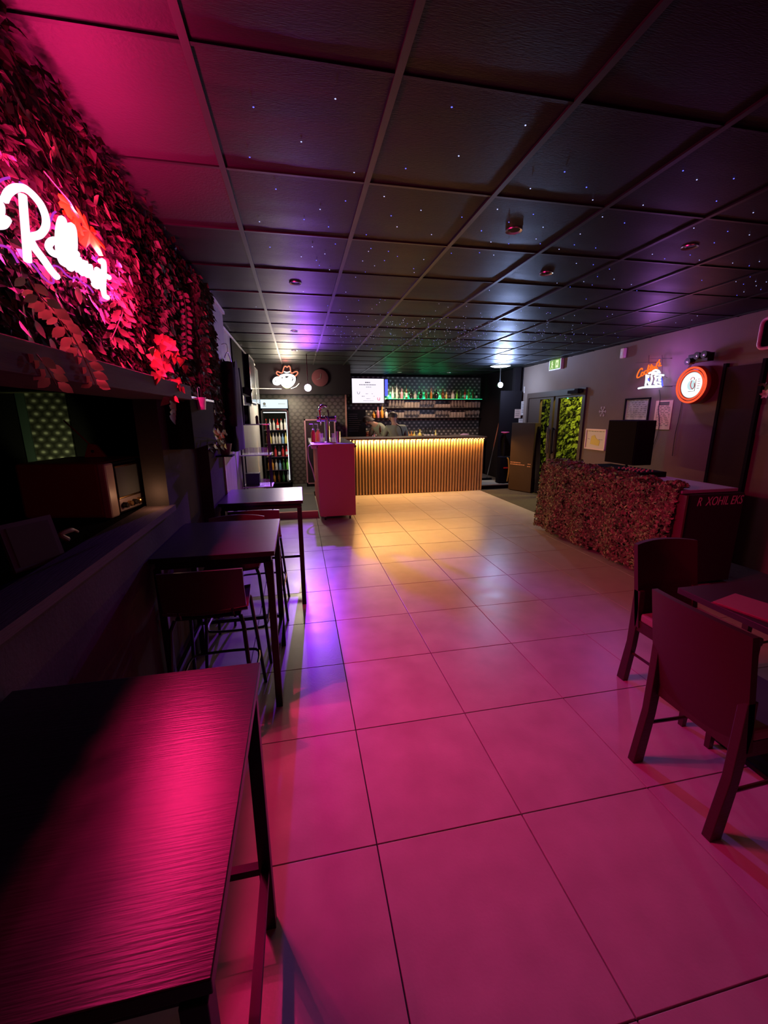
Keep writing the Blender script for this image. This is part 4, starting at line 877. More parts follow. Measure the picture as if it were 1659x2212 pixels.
# television
tv = thing('television', (1.745, YB - 0.12, 2.195), 'wall mounted television with a bright white menu screen', 'television')
MB().bx(-0.42, 0.42, -0.03, 0.02, -0.31, 0.31).build('casing', M['blackgloss'], tv, bevel=0.004)
MB().bx(-0.40, 0.40, -0.033, -0.030, -0.29, 0.29).build('screen', M['screen'], tv); MB().bx(-0.1, 0.1, 0.02, 0.10, -0.1, 0.1).build('wall_bracket', M['metal_dark'], tv)
dk = mat('screen_ink', (0.25, 0.22, 0.30), .6); s_ = MB()
for z, x0, x1, h in ((0.20, -0.07, 0.06, .022), (0.145, -0.22, 0.20, .016), (0.09, -0.05, 0.09, .010), (-0.07, -0.06, 0.0, .010), (-0.07, 0.09, 0.12, .010), (-0.13, -0.16, -0.09, .012), (-0.13, 0.14, 0.17, .012), (-0.19, -0.04, 0.06, .010), (-0.24, -0.12, 0.14, .008)):
    x = x0
    while x < x1: wv = rn.uniform(.015, .04); s_.bx(x, min(x + wv, x1), -0.0345, -0.0335, z - h / 2, z + h / 2); x += wv + .01
s_.build('screen_text', dk, tv)
MB().tube(crom([(0.24, -0.036, -0.16), (0.25, -0.036, -0.22), (0.29, -0.036, -0.22), (0.30, -0.036, -0.16)], 4), 0.008, 5).build('screen_drawing', M['pinkplastic'], tv)
MB().tube(crom([(-0.27, -0.036, -0.02), (-0.26, -0.036, -0.07), (-0.22, -0.036, -0.07), (-0.21, -0.036, -0.02)], 4), 0.005, 5).build('screen_drawing', dk, tv)
bs = tag(MB().bx(-0.03, 0.03, 0, 0.05, -0.20, 0.20).build('blue_lamp', M['neon_blue'], loc=(2.235, YB - 0.06, 2.28)), 'narrow blue glowing lamp right of the television', 'lamp')
mb = thing('menu_blackboard', (1.38, 10.20, 1.407), 'black menu board standing left of the bending bartender', 'blackboard')
MB().bx(-0.24, 0.24, -0.01, 0.01, -0.42, 0.32).build('board', M['cloth_black'], mb); s_ = MB()
for i in range(9): s_.bx(-0.18, -0.18 + rn.uniform(.2, .34), -0.0125, -0.0105, 0.22 - i * .05, 0.226 - i * .05)
s_.build('chalk_lines', mat('chalk', (0.10, 0.07, 0.12), .8), mb)
# dark cabinet with pinkish frame and fridge
cb = thing('framed_cabinet', (0.42, 9.08, 0.085), 'black cabinet with thin pinkish metal frame beside the bottle fridge', 'cabinet')
MB().bx(-0.30, 0.36, 0.0, 0.38, 0.0, 1.44).build('body', M['black'], cb); pkm = mat('pink_metal', (0.40, 0.22, 0.26), .4, metal=.4)
MB().bx(-0.30, -0.27, -0.012, 0.0, 0.06, 1.44).bx(0.33, 0.36, -0.012, 0.0, 0.06, 1.44).bx(-0.30, 0.36, -0.012, 0.0, 1.415, 1.44).bx(-0.30, 0.36, -0.012, 0.0, 0.06, 0.085).build('door_frame', pkm, cb)
MB().bx(-0.27, 0.33, -0.006, 0.0, 0.085, 1.415).build('door', M['blackgloss'], cb)
fr = thing('bottle_fridge', (-0.46, 8.92, 0.085), 'tall glass door drinks fridge with lit header under the cowboy sign', 'fridge')
FW = 0.27
MB().bx(-FW, FW, 0.50, 0.54, 0, 1.84).bx(-FW, -FW + .03, 0.0, 0.5, 0, 1.84).bx(FW - .03, FW, 0.0, 0.5, 0, 1.84).bx(-FW, FW, 0.0, 0.5, 1.60, 1.84).bx(-FW, FW, 0.0, 0.5, 0, 0.14).build('cabinet', M['black'], fr)
hd = MB().bx(-FW + .005, FW - .005, -0.02, 0.0, 1.665, 1.835).build('lit_header', M['fridge_light'], fr)
hk = mat('header_print', (0.05, 0.06, 0.06), .6)
MB().lathe([(0.03, -0.024), (0.03, -0.021)], (-0.19, 0, 1.75), n=12, axis='y').bx(-0.225, -0.155, -0.024, -0.021, 1.70, 1.715).build('emblem', hk, hd)
MB().bx(0.08, 0.22, -0.024, -0.021, 1.745, 1.757).build('print_line', hk, hd)
for x in (FW - 0.045,): MB().bx(x - .006, x + .006, 0.03, 0.045, 0.18, 1.58).build('light_tube', M['fridge_tube'], fr)
MB().bx(-FW + .04, FW - .04, 0.08, 0.10, 1.575, 1.59).build('light_tube', M['fridge_tube'], fr)
for z in (0.14, 0.40, 0.68, 0.95, 1.23): MB().bx(-FW + .03, FW - .03, 0.04, 0.49, z - .008, z).build('shelf', M['steel'], fr)
dr = MB().bx(-FW, -FW + .025, -0.018, -0.002, 0.12, 1.64).bx(FW - .025, FW, -0.018, -0.002, 0.12, 1.64).bx(-FW, FW, -0.018, -0.002, 1.615, 1.64).bx(-FW, FW, -0.018, -0.002, 0.12, 0.145).build('door', M['blackgloss'], fr)
MB().bx(-FW + .025, FW - .025, -0.012, -0.008, 0.145, 1.615).build('pane', M['pane'], dr)
fcol = [['green', 'amber', 'brown', 'green', 'clear'], ['amber', 'orange', 'white', 'blue', 'green', 'lime'], ['yellow', 'black', 'red', 'black', 'red', 'red'], ['brown', 'yellow', 'white', 'clear', 'white', 'blue', 'yellow'], ['brown', 'clear', 'clear', 'red', 'white', 'white']]
fcap = [None, 'b_yellow', 'b_white', 'b_yellow', 'b_red']
rnm = ['lowest', 'second lowest', 'middle', 'second highest', 'top']
for ri, z in enumerate((0.14, 0.40, 0.68, 0.95, 1.23)):
    cs = fcol[ri]
    for i, c in enumerate(cs):
        x = fr.location.x - 0.19 + i * 0.38 / (len(cs) - 1)
        bottle((x, fr.location.y + 0.10, 0.085 + z + 0.001), 0.026, 0.22 if c != 'blue' else .2, 'b_' + c, '%s bottle, %s from left on %s fridge shelf' % (c, ORD[i], rnm[ri]), 'bottles in the fridge', 0, 'b_white' if (c in ('red', 'black', 'brown') and i % 2) else None, fcap[ri] if i % 2 == 0 else None)

# ---- cowboy neon sign on the bulkhead
YC = 8.70
cw = thing('neon_cowboy', (-0.15, YC, 2.3), 'neon cowboy sign with red hat and white face on dark bulkhead', 'neon sign')
def zc(x, y): p = ony(550 + x * 0.12658, 780 + y * 0.12658, YC); return p - cw.location
MB().tube(crom([zc(*p) for p in [(440, 200), (475, 195), (500, 110), (525, 88), (555, 105), (585, 85), (605, 110), (618, 190), (640, 205), (700, 180), (735, 190), (725, 225), (670, 265), (560, 245), (440, 250), (385, 225), (375, 195), (395, 180), (440, 200)]], 5), 0.011, 8).build('hat_tube', M['neon_red'], cw, smooth=True)
MB().tube(crom([zc(*p) for p in [(500, 180), (550, 195), (605, 180)]], 5), 0.010, 8).build('hat_band', M['neon_white'], cw, smooth=True)
for st_ in ([(440, 260), (500, 240), (560, 235), (640, 250), (680, 290), (660, 370), (600, 430), (540, 440), (480, 400), (440, 330), (440, 260)], [(430, 290), (370, 290), (330, 330), (340, 380), (400, 390), (440, 360)],
            [(480, 290), (540, 310), (600, 290), (640, 310)], [(480, 330), (550, 350), (640, 340)], [(470, 370), (540, 390), (620, 390), (650, 360)], [(360, 310), (400, 340), (370, 370)], [(500, 260), (520, 400)], [(600, 260), (590, 410)], [(450, 300), (460, 380)]):
    MB().tube(crom([zc(*p) for p in st_], 5), 0.024, 8).build('face_tube', M['neon_white'], cw, smooth=True)
MB().tube(crom([zc(*p) for p in [(480, 420), (530, 455), (590, 450), (620, 420)]], 5), 0.013, 8).build('chin_tube', M['neon_yellow'], cw, smooth=True)
MB().tube(crom([zc(*p) for p in [(620, 470), (700, 440), (760, 380)]], 5), 0.005, 6).tube([zc(20, 465), zc(200, 470), zc(460, 475)], 0.006, 6).build('cable', M['white'], cw)
pl = thing('stage_light', (0.188, 7.30, 2.049), 'small purple glowing stage lamp below the round wall disc', 'lamp')
MB().lathe([(0.05, 0.05), (0.055, 0.02), (0.055, -0.03), (0.050, -0.03)], n=18, axis='y').build('housing', M['metal_dark'], pl, smooth=True)
MB().lathe([(0.0, -0.060), (0.04, -0.052), (0.058, -0.030)], n=18, axis='y').build('lens', M['lamp_purple'], pl, smooth=True)
MB().bx(-0.006, 0.006, 0.0, 0.02, 0.05, HC - 2.049).build('bracket', M['metal_dark'], pl)
ds = thing('wall_clock', (0.475, 8.745, 2.335), 'round dim reddish disc on the dark bulkhead right of cowboy sign', 'clock')
MB().lathe([(0.165, 0.0), (0.165, -0.02), (0.155, -0.024), (0.0, -0.020)], n=32, axis='y').build('dial', mat('dim_red_disc', (0.050, 0.016, 0.020), .9, spec=0.03), ds, smooth=True)
MB().box((0.01, -0.026, 0.03), (0.008, 0.003, 0.10), (0, .2, 0)).box((-0.03, -0.026, -0.02), (0.008, 0.003, 0.09), (0, 1.2, 0)).build('hands', M['ink'], ds)

# ---- left wall items beyond the column
ct = thing('black_coat', (-0.60, 4.35, 2.16), 'long black coat on a wire hanger hanging on left wall', 'coat', rz=PI / 2)
MB().tube(crom([(-0.20, 0.02, -0.05), (0, 0.02, 0.02), (0.20, 0.02, -0.05)], 4), 0.005, 6).tube(crom([(0, 0.02, 0.02), (0, 0.02, 0.08), (0.015, 0.04, 0.10), (0.0, 0.068, 0.09)], 3), 0.003, 5).build('hanger', M['steel'], ct)
vs = []; fs = []; n = 20
for j in range(10):
    b = j / 9; z = -0.03 - b * 0.86; wd = (0.10 + 0.16 * min(1, b * 5)) + 0.05 * b
    for i in range(n):
        a = 2 * PI * i / n; f = 1 + 0.12 * math.sin(a * 5 + b * 2)
        vs.append((math.cos(a) * wd * f, 0.005 + math.sin(a) * 0.058 * f, z - (abs(math.cos(a)) * 0.06 if j == 0 else 0)))
for j in range(9):
    for i in range(n): fs.append((j * n + i, j * n + (i + 1) % n, (j + 1) * n + (i + 1) % n, (j + 1) * n + i))
MB().add(vs, fs).build('coat_body', M['cloth_black'], ct, smooth=True)
for sx in (-1, 1): MB().tube([(sx * 0.22, 0, -0.10), (sx * 0.27, -0.01, -0.35), (sx * 0.27, -0.01, -0.66)], [0.05, 0.045, 0.04], 10).build('sleeve', M['cloth_black'], ct, smooth=True)
pd = thing('purple_drape', (-0.775, 5.45, 2.10), 'glossy purple fabric strip hanging on pale left wall behind coat', 'drape')
vs = []; fs = []; N_ = 12
for j in range(9):
    for i in range(N_ + 1): a = i / N_; wv = 0.35 - 0.03 * j; vs.append((0.02 + 0.018 * math.sin(a * 14 + j * .3), (a - .5) * wv, 0.05 - j * 0.105))
for j in range(8):
    for i in range(N_): q = j * (N_ + 1) + i; fs.append((q, q + 1, q + N_ + 2, q + N_ + 1))
MB().add(vs, fs).build('fabric', M['cloth_purple'], pd, smooth=True)
wire = M['metal_dark']
rk = thing('wire_rack', (-0.775, 5.75, 0), 'tall narrow black rack with pale shelves holding glasses beside coat', 'rack')
RD = 0.36; RW_ = 0.34
for x in (0.01, RD):
    for y in (0.0, RW_): MB().bx(x, x + 0.018, y, y + 0.018, 0, 1.50).build('leg', M['metal_dark'], rk)
for z in (1.49, 1.09, 0.66, 0.30): MB().bx(0.0, RD + 0.03, -0.01, RW_ + 0.03, z - .012, z).build('shelf', M['steel'] if z != .66 else M['white'], rk)
for i in range(5):
    for z in (1.091, 0.661):
        if z < 1 and i < 3: continue
        tag(link('tumbler', gl_s, None, (-0.70 + 0.062 * i, 5.80 + 0.07 * (i % 2), z)), 'small glass, %s from left on the %s shelf of narrow black rack' % (ORD[i], 'middle' if z > 1 else 'lower'), 'glass', 'glasses on the narrow rack' if z > 1 else 'glasses low on the rack')
bx_ = tag(MB().bx(-0.12, 0.06, -0.08, 0.08, 0, 0.17).build('card_box', M['blackgloss'], loc=(-0.62, 5.92, 0.661), bevel=.004), 'small dark boxy appliance on the lower shelf of rack', 'box')
sk = thing('small_speaker', (-0.69, 5.90, 1.491), 'dark upright loudspeaker on top of the narrow rack', 'speaker')
MB().bx(-0.06, 0.06, -0.07, 0.07, 0, 0.24).build('cabinet', M['black'], sk, bevel=.004); MB().lathe([(0.045, -0.072), (0.04, -0.0705)], (0, 0, .08), n=16, axis='y').build('cone', M['blackgloss'], sk, smooth=True)
bt = tag(MB().lathe([(0.02, 0), (0.02, 0.09), (0.01, 0.11)], n=10).build('dark_bottle', M['b_brown'], loc=(-0.54, 5.9, 1.491), smooth=True), 'little dark bottle on top of the narrow rack', 'bottle')
def pic(y0, y1, z0, z1, label, d, inner):
    t = thing('framed_picture', (-0.775, (y0 + y1) / 2, (z0 + z1) / 2), label, 'frame', 'framed pictures on the far left wall'); a, b = (y1 - y0) / 2, (z1 - z0) / 2
    MB().bx(0, d, -a, a, -b, b).build('frame', M['black'], t, bevel=.004); MB().bx(d, d + .006, -a, a, b - .02, b).bx(d, d + .006, -a, -a + .02, -b, b).bx(d, d + .006, a - .02, a, -b, b).bx(d, d + .006, -a, a, -b, -b + .02).build('rim', M['steel'], t)
    MB().bx(d, d + .003, -a + .02, a - .02, -b + .02, b - .02).build('picture', inner, t)
pic(6.95, 7.75, 1.80, 2.52, 'nearer deep framed picture on the far left wall', 0.08, M['radio_dial'])
pic(8.0, 8.62, 1.82, 2.45, 'farther framed picture on left wall next to cowboy sign', 0.06, M['radio_dial'])
cam_ = thing('wall_loudspeaker', (-0.70, 6.35, 1.93), 'small dark angled loudspeaker high on the left wall', 'speaker')
MB().box((0, 0, 0), (0.10, 0.14, 0.10), (0, .4, .5)).build('box', M['metal_dark'], cam_, bevel=.003) if False else MB().box((0, 0, 0), (0.10, 0.14, 0.10), (0, .4, .5)).build('box', M['metal_dark'], cam_)
MB().bx(-0.08, 0.0, -0.01, 0.01, -0.01, 0.01).build('arm', M['metal_dark'], cam_)

# ================================================================== DJ BOOTH
bo = thing('dj_booth', (3.36, 3.03, 0), 'long dark booth table with violet lit top draped with camouflage net', 'booth')
MB().bx(0.0, 0.62, 0.02, 2.06, 0.885, 0.915).build('tabletop', M['violet_top'], bo, bevel=.003)
for x in (0.03, 0.57):
    for y in (0.40, 2.02): MB().bx(x - .02, x + .02, y - .02, y + .02, 0, 0.885).build('leg', M['metal_dark'], bo)
MB().bx(0.02, 0.60, 0.35, 2.0, 0.08, 0.885).build('skirt', M['netbase'], bo)
ce = thing('flight_case', (3.36, 2.99, 0), 'black flight case with white letters at near end of booth', 'case')
MB().bx(-0.01, 0.63, 0.0, 0.36, 0.03, 0.882).build('case_body', M['case'], ce, bevel=.006)
MB().bx(-0.02, 0.0, -0.01, 0.37, 0.03, 0.882).build('edge_profile', mat('reddish_edge', (0.16, 0.05, 0.06), .5), ce)
for x in (0.06, 0.56): MB().lathe([(0.028, -.012), (0.028, .012)], (x, 0.06, 0.028), n=12, axis='x').build('castor', M['blackgloss'], ce, smooth=True)
text_mesh('lettering', 'R  XOHIL EKS', 0.115, M['caselet'], ce, (0.36, -0.002, 0.815), (PI / 2, 0, 0), 0.001, 0.25, 0.72)
# camouflage net
net = thing('camouflage_net', (3.30, 4.1, 0), 'brown and green camouflage net draped over the front of booth', 'net')
rn2 = random.Random(21)
def netsurf(a, b):
    """a along the booth 0..1 (near->far), b down the drape 0..1"""
    y = 3.06 + a * 2.15
    if b < 0.14: t_ = b / 0.14; x = 3.36 + 0.30 * (1 - t_) * (0.25 + 0.9 * a); z = 0.935 + 0.02 * math.sin(a * 40) 
    else:
        t_ = (b - 0.14) / 0.86; x = 3.34 - 0.05 * t_ - 0.035 * math.sin(a * 26) * t_ - 0.03 * math.sin(a * 9 + 1) * t_; z = 0.93 - t_ * (0.88 if a > .12 else 0.66 + 1.8 * a)
    return Vector((x, y, z))
vs = []; fs = []; NA, NB = 60, 22
for i in range(NA + 1):
    for j in range(NB + 1): p = netsurf(i / NA, j / NB); vs.append(p - net.location + Vector((0.015 + 0.012 * rn2.random(), 0, 0)))
for i in range(NA):
    for j in range(NB): q = i * (NB + 1) + j; fs.append((q, q + 1, q + NB + 2, q + NB + 1))
MB().add(vs, fs).build('net_backing', M['netbase'], net, smooth=True)
def scraps(samp, N, nm, m):
    vs = []; fs = []
    for k_ in range(N):
        p, n_ = samp(); th = rn2.uniform(0, PI * 2); t1 = n_.orthogonal().normalized(); t2 = n_.cross(t1)
        d = t1 * math.cos(th) + t2 * math.sin(th); s_ = n_.cross(d); L_ = rn2.uniform(.03, .06); W_ = rn2.uniform(.008, .014); b = len(vs); tw = rn2.uniform(-1, 1)
        for q in range(5):
            f = q / 4; c = p + d * (f - .5) * L_ + n_ * (0.014 + 0.022 * math.sin(f * PI) * rn2.uniform(.5, 1.2)) + s_ * 0.016 * math.sin(f * 5 + tw)
            w2 = (s_ * math.cos(tw * f * 2) + n_ * math.sin(tw * f * 2)) * W_ * (1 if 0 < q < 4 else .4); vs += [c + w2, c - w2]
        for q in range(4): fs.append((b + 2 * q, b + 2 * q + 1, b + 2 * q + 3, b + 2 * q + 2))
    me = bpy.data.meshes.new(nm); me.from_pydata([tuple(v - net.location) for v in vs], [], fs); me.materials.append(m)
    for pp in me.polygons: pp.use_smooth = True
    o = link(nm, me, net); o['kind'] = 'stuff'; return o
def sf():
    a = rn2.random(); b = rn2.random()
    if a < .10 and rn2.random() < .6: b *= .8
    return netsurf(a, b), (Vector((-1, 0, 0.15)) if b > .14 else Vector((-0.3, 0, 1))).normalized()
scraps(sf, 5200, 'net_scraps', M['net']); scraps(sf, 1800, 'net_scraps', mat('net_light', (0.40, 0.42, 0.20), .85))
def sf2():
    a, b = rn2.random(), rn2.random(); return Vector((3.3 + 0.6 * a, 5.13 + 0.12 * b, 0.95 - 0.80 * b)), Vector((0, 1, .2)).normalized()
scraps(sf2, 1100, 'net_scraps', M['net'])
mx = thing('dj_mixer', (3.78, 4.35, 0.915), 'dark mixer console with pinkish controls on the booth table', 'mixer')
MB().bx(-0.16, 0.16, -0.55, 0.30, 0, 0.055).build('console', M['black'], mx, bevel=.004)
kb = MB().lathe([(0.009, 0), (0.008, 0.018)], n=8).mesh('knob', mat('pink_knob', (0.6, 0.2, 0.3), .4))
for i in range(7):
    for j in range(3): link('knob', kb, mx, (-0.12 + j * .07, -0.50 + i * .055, 0.055))
sp = thing('loudspeaker', (4.15, 4.62, 0), 'tall dark loudspeaker standing behind the booth on the right', 'speaker')
MB().bx(-0.13, 0.13, -0.25, 0.25, 0.97, 1.515).build('cabinet', mat('speaker_paint', (0.012, 0.008, 0.022), .8, spec=0.04), sp, bevel=.008)
MB().bx(-0.136, -0.13, -0.235, 0.235, 0.985, 1.50).build('grille', M['black'], sp); MB().tube([(0, 0, 0.02), (0, 0, 0.97)], 0.018, 10).build('pole', M['metal_dark'], sp); MB().lathe([(0.20, 0), (0.20, 0.012), (0.03, 0.025)], n=18).build('base', M['metal_dark'], sp)

# ================================================================== RIGHT WALL ITEMS
def rwthing(name, u, v, off, label, cat, group=None):
    p = rw(u, v, off); return thing(name, tuple(p), label, cat, group, RWROT)
def loc_(t, u, v, off):  # wall-local coordinates of a point on the wall plane
    d = rw(u, v, off) - t.location; return Euler((0, 0, -RWROT)).to_matrix() @ d
# exit sign
ex = rwthing('exit_sign', 1200, 787, 0.05, 'green lit emergency exit sign high on the right wall', 'sign')
MB().bx(-0.20, 0.20, -0.012, 0.045, -0.10, 0.10).build('housing', M['white'], ex, bevel=.003); MB().bx(-0.18, 0.18, -0.015, -0.012, -0.082, 0.082).build('face', M['exit'], ex)
MB().lathe([(0.018, -0.018), (0.018, -0.016)], (-0.09, 0, 0.045), n=10, axis='y').box((-0.09, -0.017, -0.005), (0.03, .003, .07), (0, .25, 0)).box((-0.115, -0.017, -0.05), (0.014, .003, .05), (0, .7, 0)).box((-0.07, -0.017, -0.05), (0.014, .003, .05), (0, -.5, 0)).box((-0.085, -0.017, 0.012), (0.075, .003, .012), (0, .4, 0)).build('running_figure', M['exitw'], ex)
MB().box((0.08, -0.017, 0), (0.09, .003, .13)).build('doorway_symbol', M['exitw'], ex); MB().box((0.08, -0.019, 0), (0.03, .003, .05)).build('arrow', M['exit'], ex)
al = rwthing('motion_detector', 1350, 763, 0.0, 'small white motion detector on the upper right wall', 'sensor')
MB().bx(-0.04, 0.04, -0.05, 0.0, -0.07, 0.07).build('housing', mat('detector', (0.7, 0.55, 0.58), .5), al, bevel=.012); MB().bx(-0.02, 0.02, -0.054, -0.05, -0.03, 0.02).build('lens', M['white'], al)
# cocktails sign
ck = rwthing('neon_cocktail_sign', 1408, 815, 0.14, 'red neon word Cocktails above blue white neon glasses', 'neon sign')
def kz(x, y): p = loc_(ck, 1360 + x * 0.12658, 760 + y * 0.12658, 0.14); return p
cs = [[(215, 310), (215, 285), (190, 290), (160, 330), (130, 400), (130, 440), (160, 435), (195, 410)], [(215, 350), (195, 390), (215, 410), (240, 380), (235, 350), (215, 350)], [(285, 320), (260, 335), (255, 375), (275, 385), (295, 370)],
      [(330, 220), (310, 300), (298, 365)], [(345, 290), (312, 325), (335, 350)], [(375, 210), (360, 280), (355, 340), (370, 335)], [(345, 260), (395, 240)], [(420, 260), (395, 265), (385, 310), (410, 310), (425, 265), (420, 310)], [(440, 245), (432, 295), (445, 295)],
      [(480, 170), (458, 240), (462, 285), (480, 275)], [(515, 130), (500, 165), (520, 200), (495, 240), (540, 235)]]
for s in cs: MB().tube(crom([kz(*p) for p in s], 4), 0.0085, 7).build('letter', M['neon_orange'], ck, smooth=True)
ws = [[(400, 330), (440, 310), (500, 330), (460, 360), (380, 350), (330, 370)], [(290, 390), (285, 480), (270, 580)], [(330, 400), (310, 480), (340, 560), (370, 590)], [(370, 400), (380, 470), (350, 560)], [(430, 410), (450, 460), (430, 520), (460, 560)], [(450, 400), (500, 390), (580, 400)], [(480, 440), (530, 430), (500, 480), (540, 490)],
      [(150, 625), (250, 605), (400, 600), (550, 590)], [(270, 590), (400, 585), (540, 575)], [(380, 380), (470, 370), (520, 350)], [(420, 540), (480, 520), (530, 540)]]
for s in ws: MB().tube(crom([kz(*p) for p in s], 4), 0.012, 7).build('glass_tube', M['neon_bwhite'], ck, smooth=True)
for s in ([(550, 440), (555, 520), (560, 590)], [(320, 450), (325, 500)], [(470, 380), (520, 385)]): MB().tube(crom([kz(*p) for p in s], 4), 0.009, 7).build('blue_tube', M['neon_blue'], ck, smooth=True)
MB().tube([kz(555, 60), kz(560, 600)], .004, 5).tube([kz(110, 190), kz(330, 180)], .004, 5).tube([kz(330, 60), kz(330, 200)], .004, 5).tube([kz(350, 120), kz(700, 110)], .004, 5).tube([kz(570, 590), kz(830, 575)], .004, 5).tube([kz(600, 420), kz(640, 440)], .004, 5).build('support_bars', M['tube_off'], ck)
for x, y in ((330, 180), (555, 110), (560, 590)): q = kz(x, y); MB().tube([q, (q.x, q.y + 0.14, q.z)], .004, 5).build('standoff', M['tube_off'], ck)
def cable(pts, off, label):
    P3 = [rw(u, v, off) for u, v in pts]; o = MB().tube([p - P3[0] for p in crom(P3, 5)], 0.004, 6).build('power_cable', M['ink'], smooth=True, loc=tuple(P3[0])); tag(o, label, 'cable')
cable([(1424, 842), (1426, 860), (1422, 885), (1424, 915), (1418, 945), (1405, 975), (1400, 1000)], 0.012, 'black cable running down the wall from the cocktail sign')
cable([(1492, 785), (1484, 800), (1480, 815), (1474, 860), (1466, 905), (1458, 940), (1452, 985)], 0.012, 'black cable running down beside the round neon clock')
# neon clock
rg = rwthing('neon_clock', 1516, 832, 0.0, 'round clock sign with red neon ring and bright face', 'clock')
RC = 0.205
MB().lathe([(RC + .005, 0.0), (RC + .01, -0.10), (RC - .02, -0.13), (RC - .05, -0.13)], n=40, axis='y').build('housing', mat('red_housing', (0.20, 0.03, 0.03), .3), rg, smooth=True)
for r_, nmm in ((RC - .012, 0.0115), (RC - .045, 0.009)):
    MB().tube([(r_ * math.cos(2 * PI * i / 40), -0.145, r_ * math.sin(2 * PI * i / 40)) for i in range(40)], nmm, 8, closed=True).build('neon_ring', M['neon_ring'], rg, smooth=True)
MB().lathe([(0.0, -0.138), (RC - .062, -0.136)], n=40, axis='y').build('face', M['clockface'], rg)
dkk = mat('face_print', (0.15, 0.2, 0.2), .6)
s_ = MB().tube(crom([(0.0, -0.140, 0.05), (-0.01, -0.140, 0.0), (0.02, -0.140, -0.045), (0.045, -0.140, -0.02), (0.04, -0.140, 0.02)], 4), .005, 5).tube([(0.055, -0.14, 0.06), (0.055, -0.14, -0.07), (-0.03, -0.14, -0.07)], .003, 5).tube(crom([(-0.02, -0.14, 0.06), (0.0, -0.14, 0.085), (0.03, -0.14, 0.075), (0.03, -.14, .055)], 4), .004, 5)
for i in range(5): s_.box((0.095, -.14, 0.06 - i * .025), (0.03, .002, .005))
s_.build('emblem_print', dkk, rg)
MB().lathe([(RC - .15, -.1375), (RC - .065, -.1365)], n=30, axis='y', cap=False).build('inner_band', emis('face_bright', (0.9, 1, 1), 1.1), rg)
# four-head effect lamp above clock
el = rwthing('effect_light', 1512, 773, 0.16, 'dark four lensed effect lamp above the round neon clock', 'lamp')
MB().bx(-0.13, 0.13, -0.03, 0.05, -0.045, 0.045).build('bar', M['metal_dark'], el, bevel=.004); MB().bx(-0.015, 0.015, 0.04, 0.16, -0.01, 0.01).build('arm', M['metal_dark'], el)
for x in (-0.09, 0.02, 0.11):
    h_ = MB().lathe([(0.03, 0.02), (0.04, -0.06), (0.034, -0.06)], (x, -0.01, 0.02 * (1 if x > 0 else -1.5)), n=14, axis='y').build('lamp_head', M['metal_dark'], el, smooth=True)
    MB().lathe([(0, -0.062), (0.032, -0.058)], (x, -0.01, 0.02 * (1 if x > 0 else -1.5)), n=14, axis='y').build('lens', M['lens'], h_)
# posters
def poster(name, pl_, label, m, frame=None, lines=0, cat='poster', group=None, hdr=None):
    us = [rw(u, v, 0) for u, v in pl_]; c = sum(us, Vector()) / 4; t = thing(name, tuple(c), label, cat, group, RWROT)
    wv = abs((Euler((0, 0, -RWROT)).to_matrix() @ (us[1] - us[0])).x); hv = abs(us[0].z - us[3].z)
    MB().bx(-wv / 2, wv / 2, -0.008, -0.001, -hv / 2, hv / 2).build('sheet', m, t)
    if frame: a, b = wv / 2 + .012, hv / 2 + .012; MB().bx(-a, a, -0.02, 0, b - .022, b).bx(-a, a, -0.02, 0, -b, -b + .022).bx(-a, -a + .022, -0.02, 0, -b, b).bx(a - .022, a, -0.02, 0, -b, b).build('frame', frame, t)
    if lines:
        s_ = MB()
        for i in range(lines):
            z = hv * .42 - i * hv * .84 / lines; x = -wv * .4
            if hdr and i < 2: s_.bx(-wv * .3, wv * .3, -0.0095, -0.008, z - .008, z + .010); continue
            while x < wv * .38: q = rn.uniform(.02, .06); s_.bx(x, min(x + q, wv * .4), -0.0095, -0.008, z - .003, z + .003); x += q + rn.uniform(.01, .05)
        s_.build('print', M['ink'], t)
    return t
poster('framed_poster', [(1353, 863), (1404, 861), (1400, 908), (1351, 908)], 'grey framed poster on wall above the loudspeaker', mat('grey_print', (0.30, 0.27, 0.30), .5, var=(9, (0.16, 0.14, 0.17))), M['black'], 9, 'poster')
poster('paper_poster', [(1418, 866), (1455, 864), (1449, 928), (1410, 927)], 'yellowed paper poster with heading below the cocktail sign', M['paper'], None, 15, hdr=True)
mp_ = poster('framed_map', [(1268, 929), (1310, 928), (1306, 970), (1266, 969)], 'small white framed map beside the glass door', mat('map_paper', (0.62, 0.56, 0.44), .6), mat('pinkframe', (0.72, 0.55, 0.52), .5), 2)
MB().prism([(-.12, -.08), (.10, -.10), (.12, -.02), (.02, .02), (-.02, .07), (-.10, .05)], -0.0105, -0.008).build('map_area', mat('map_yellow', (0.62, 0.50, 0.06), .6), mp_)
sn = rwthing('snowflake_decal', 1302, 889, 0.0, 'pale snowflake shaped ornament beside the glass door', 'ornament'); s_ = MB()
for i in range(6):
    a = i * PI / 3; s_.box((math.cos(a) * .045, -.004, math.sin(a) * .045), (.085, .004, .012), (0, -a, 0)); s_.box((math.cos(a) * .07, -.004, math.sin(a) * .07), (.012, .004, .045), (0, -a, 0))
s_.build('flake', mat('flake', (0.42, 0.34, 0.38), .6), sn)
pk = thing('neon_loop', tuple(rw(1682, 715, 0.03)), 'pink rounded tube frame cut by the right edge of photo', 'neon sign', rz=RWROT)
w2, h2, rr = 0.17, 0.14, 0.05; pts = []
for cx_, cz_, a0 in ((w2 - rr, h2 - rr, 0), (-w2 + rr, h2 - rr, 90), (-w2 + rr, -h2 + rr, 180), (w2 - rr, -h2 + rr, 270)):
    for i in range(5): a = math.radians(a0 + i * 22.5); pts.append((cx_ + rr * math.cos(a), 0, cz_ + rr * math.sin(a)))
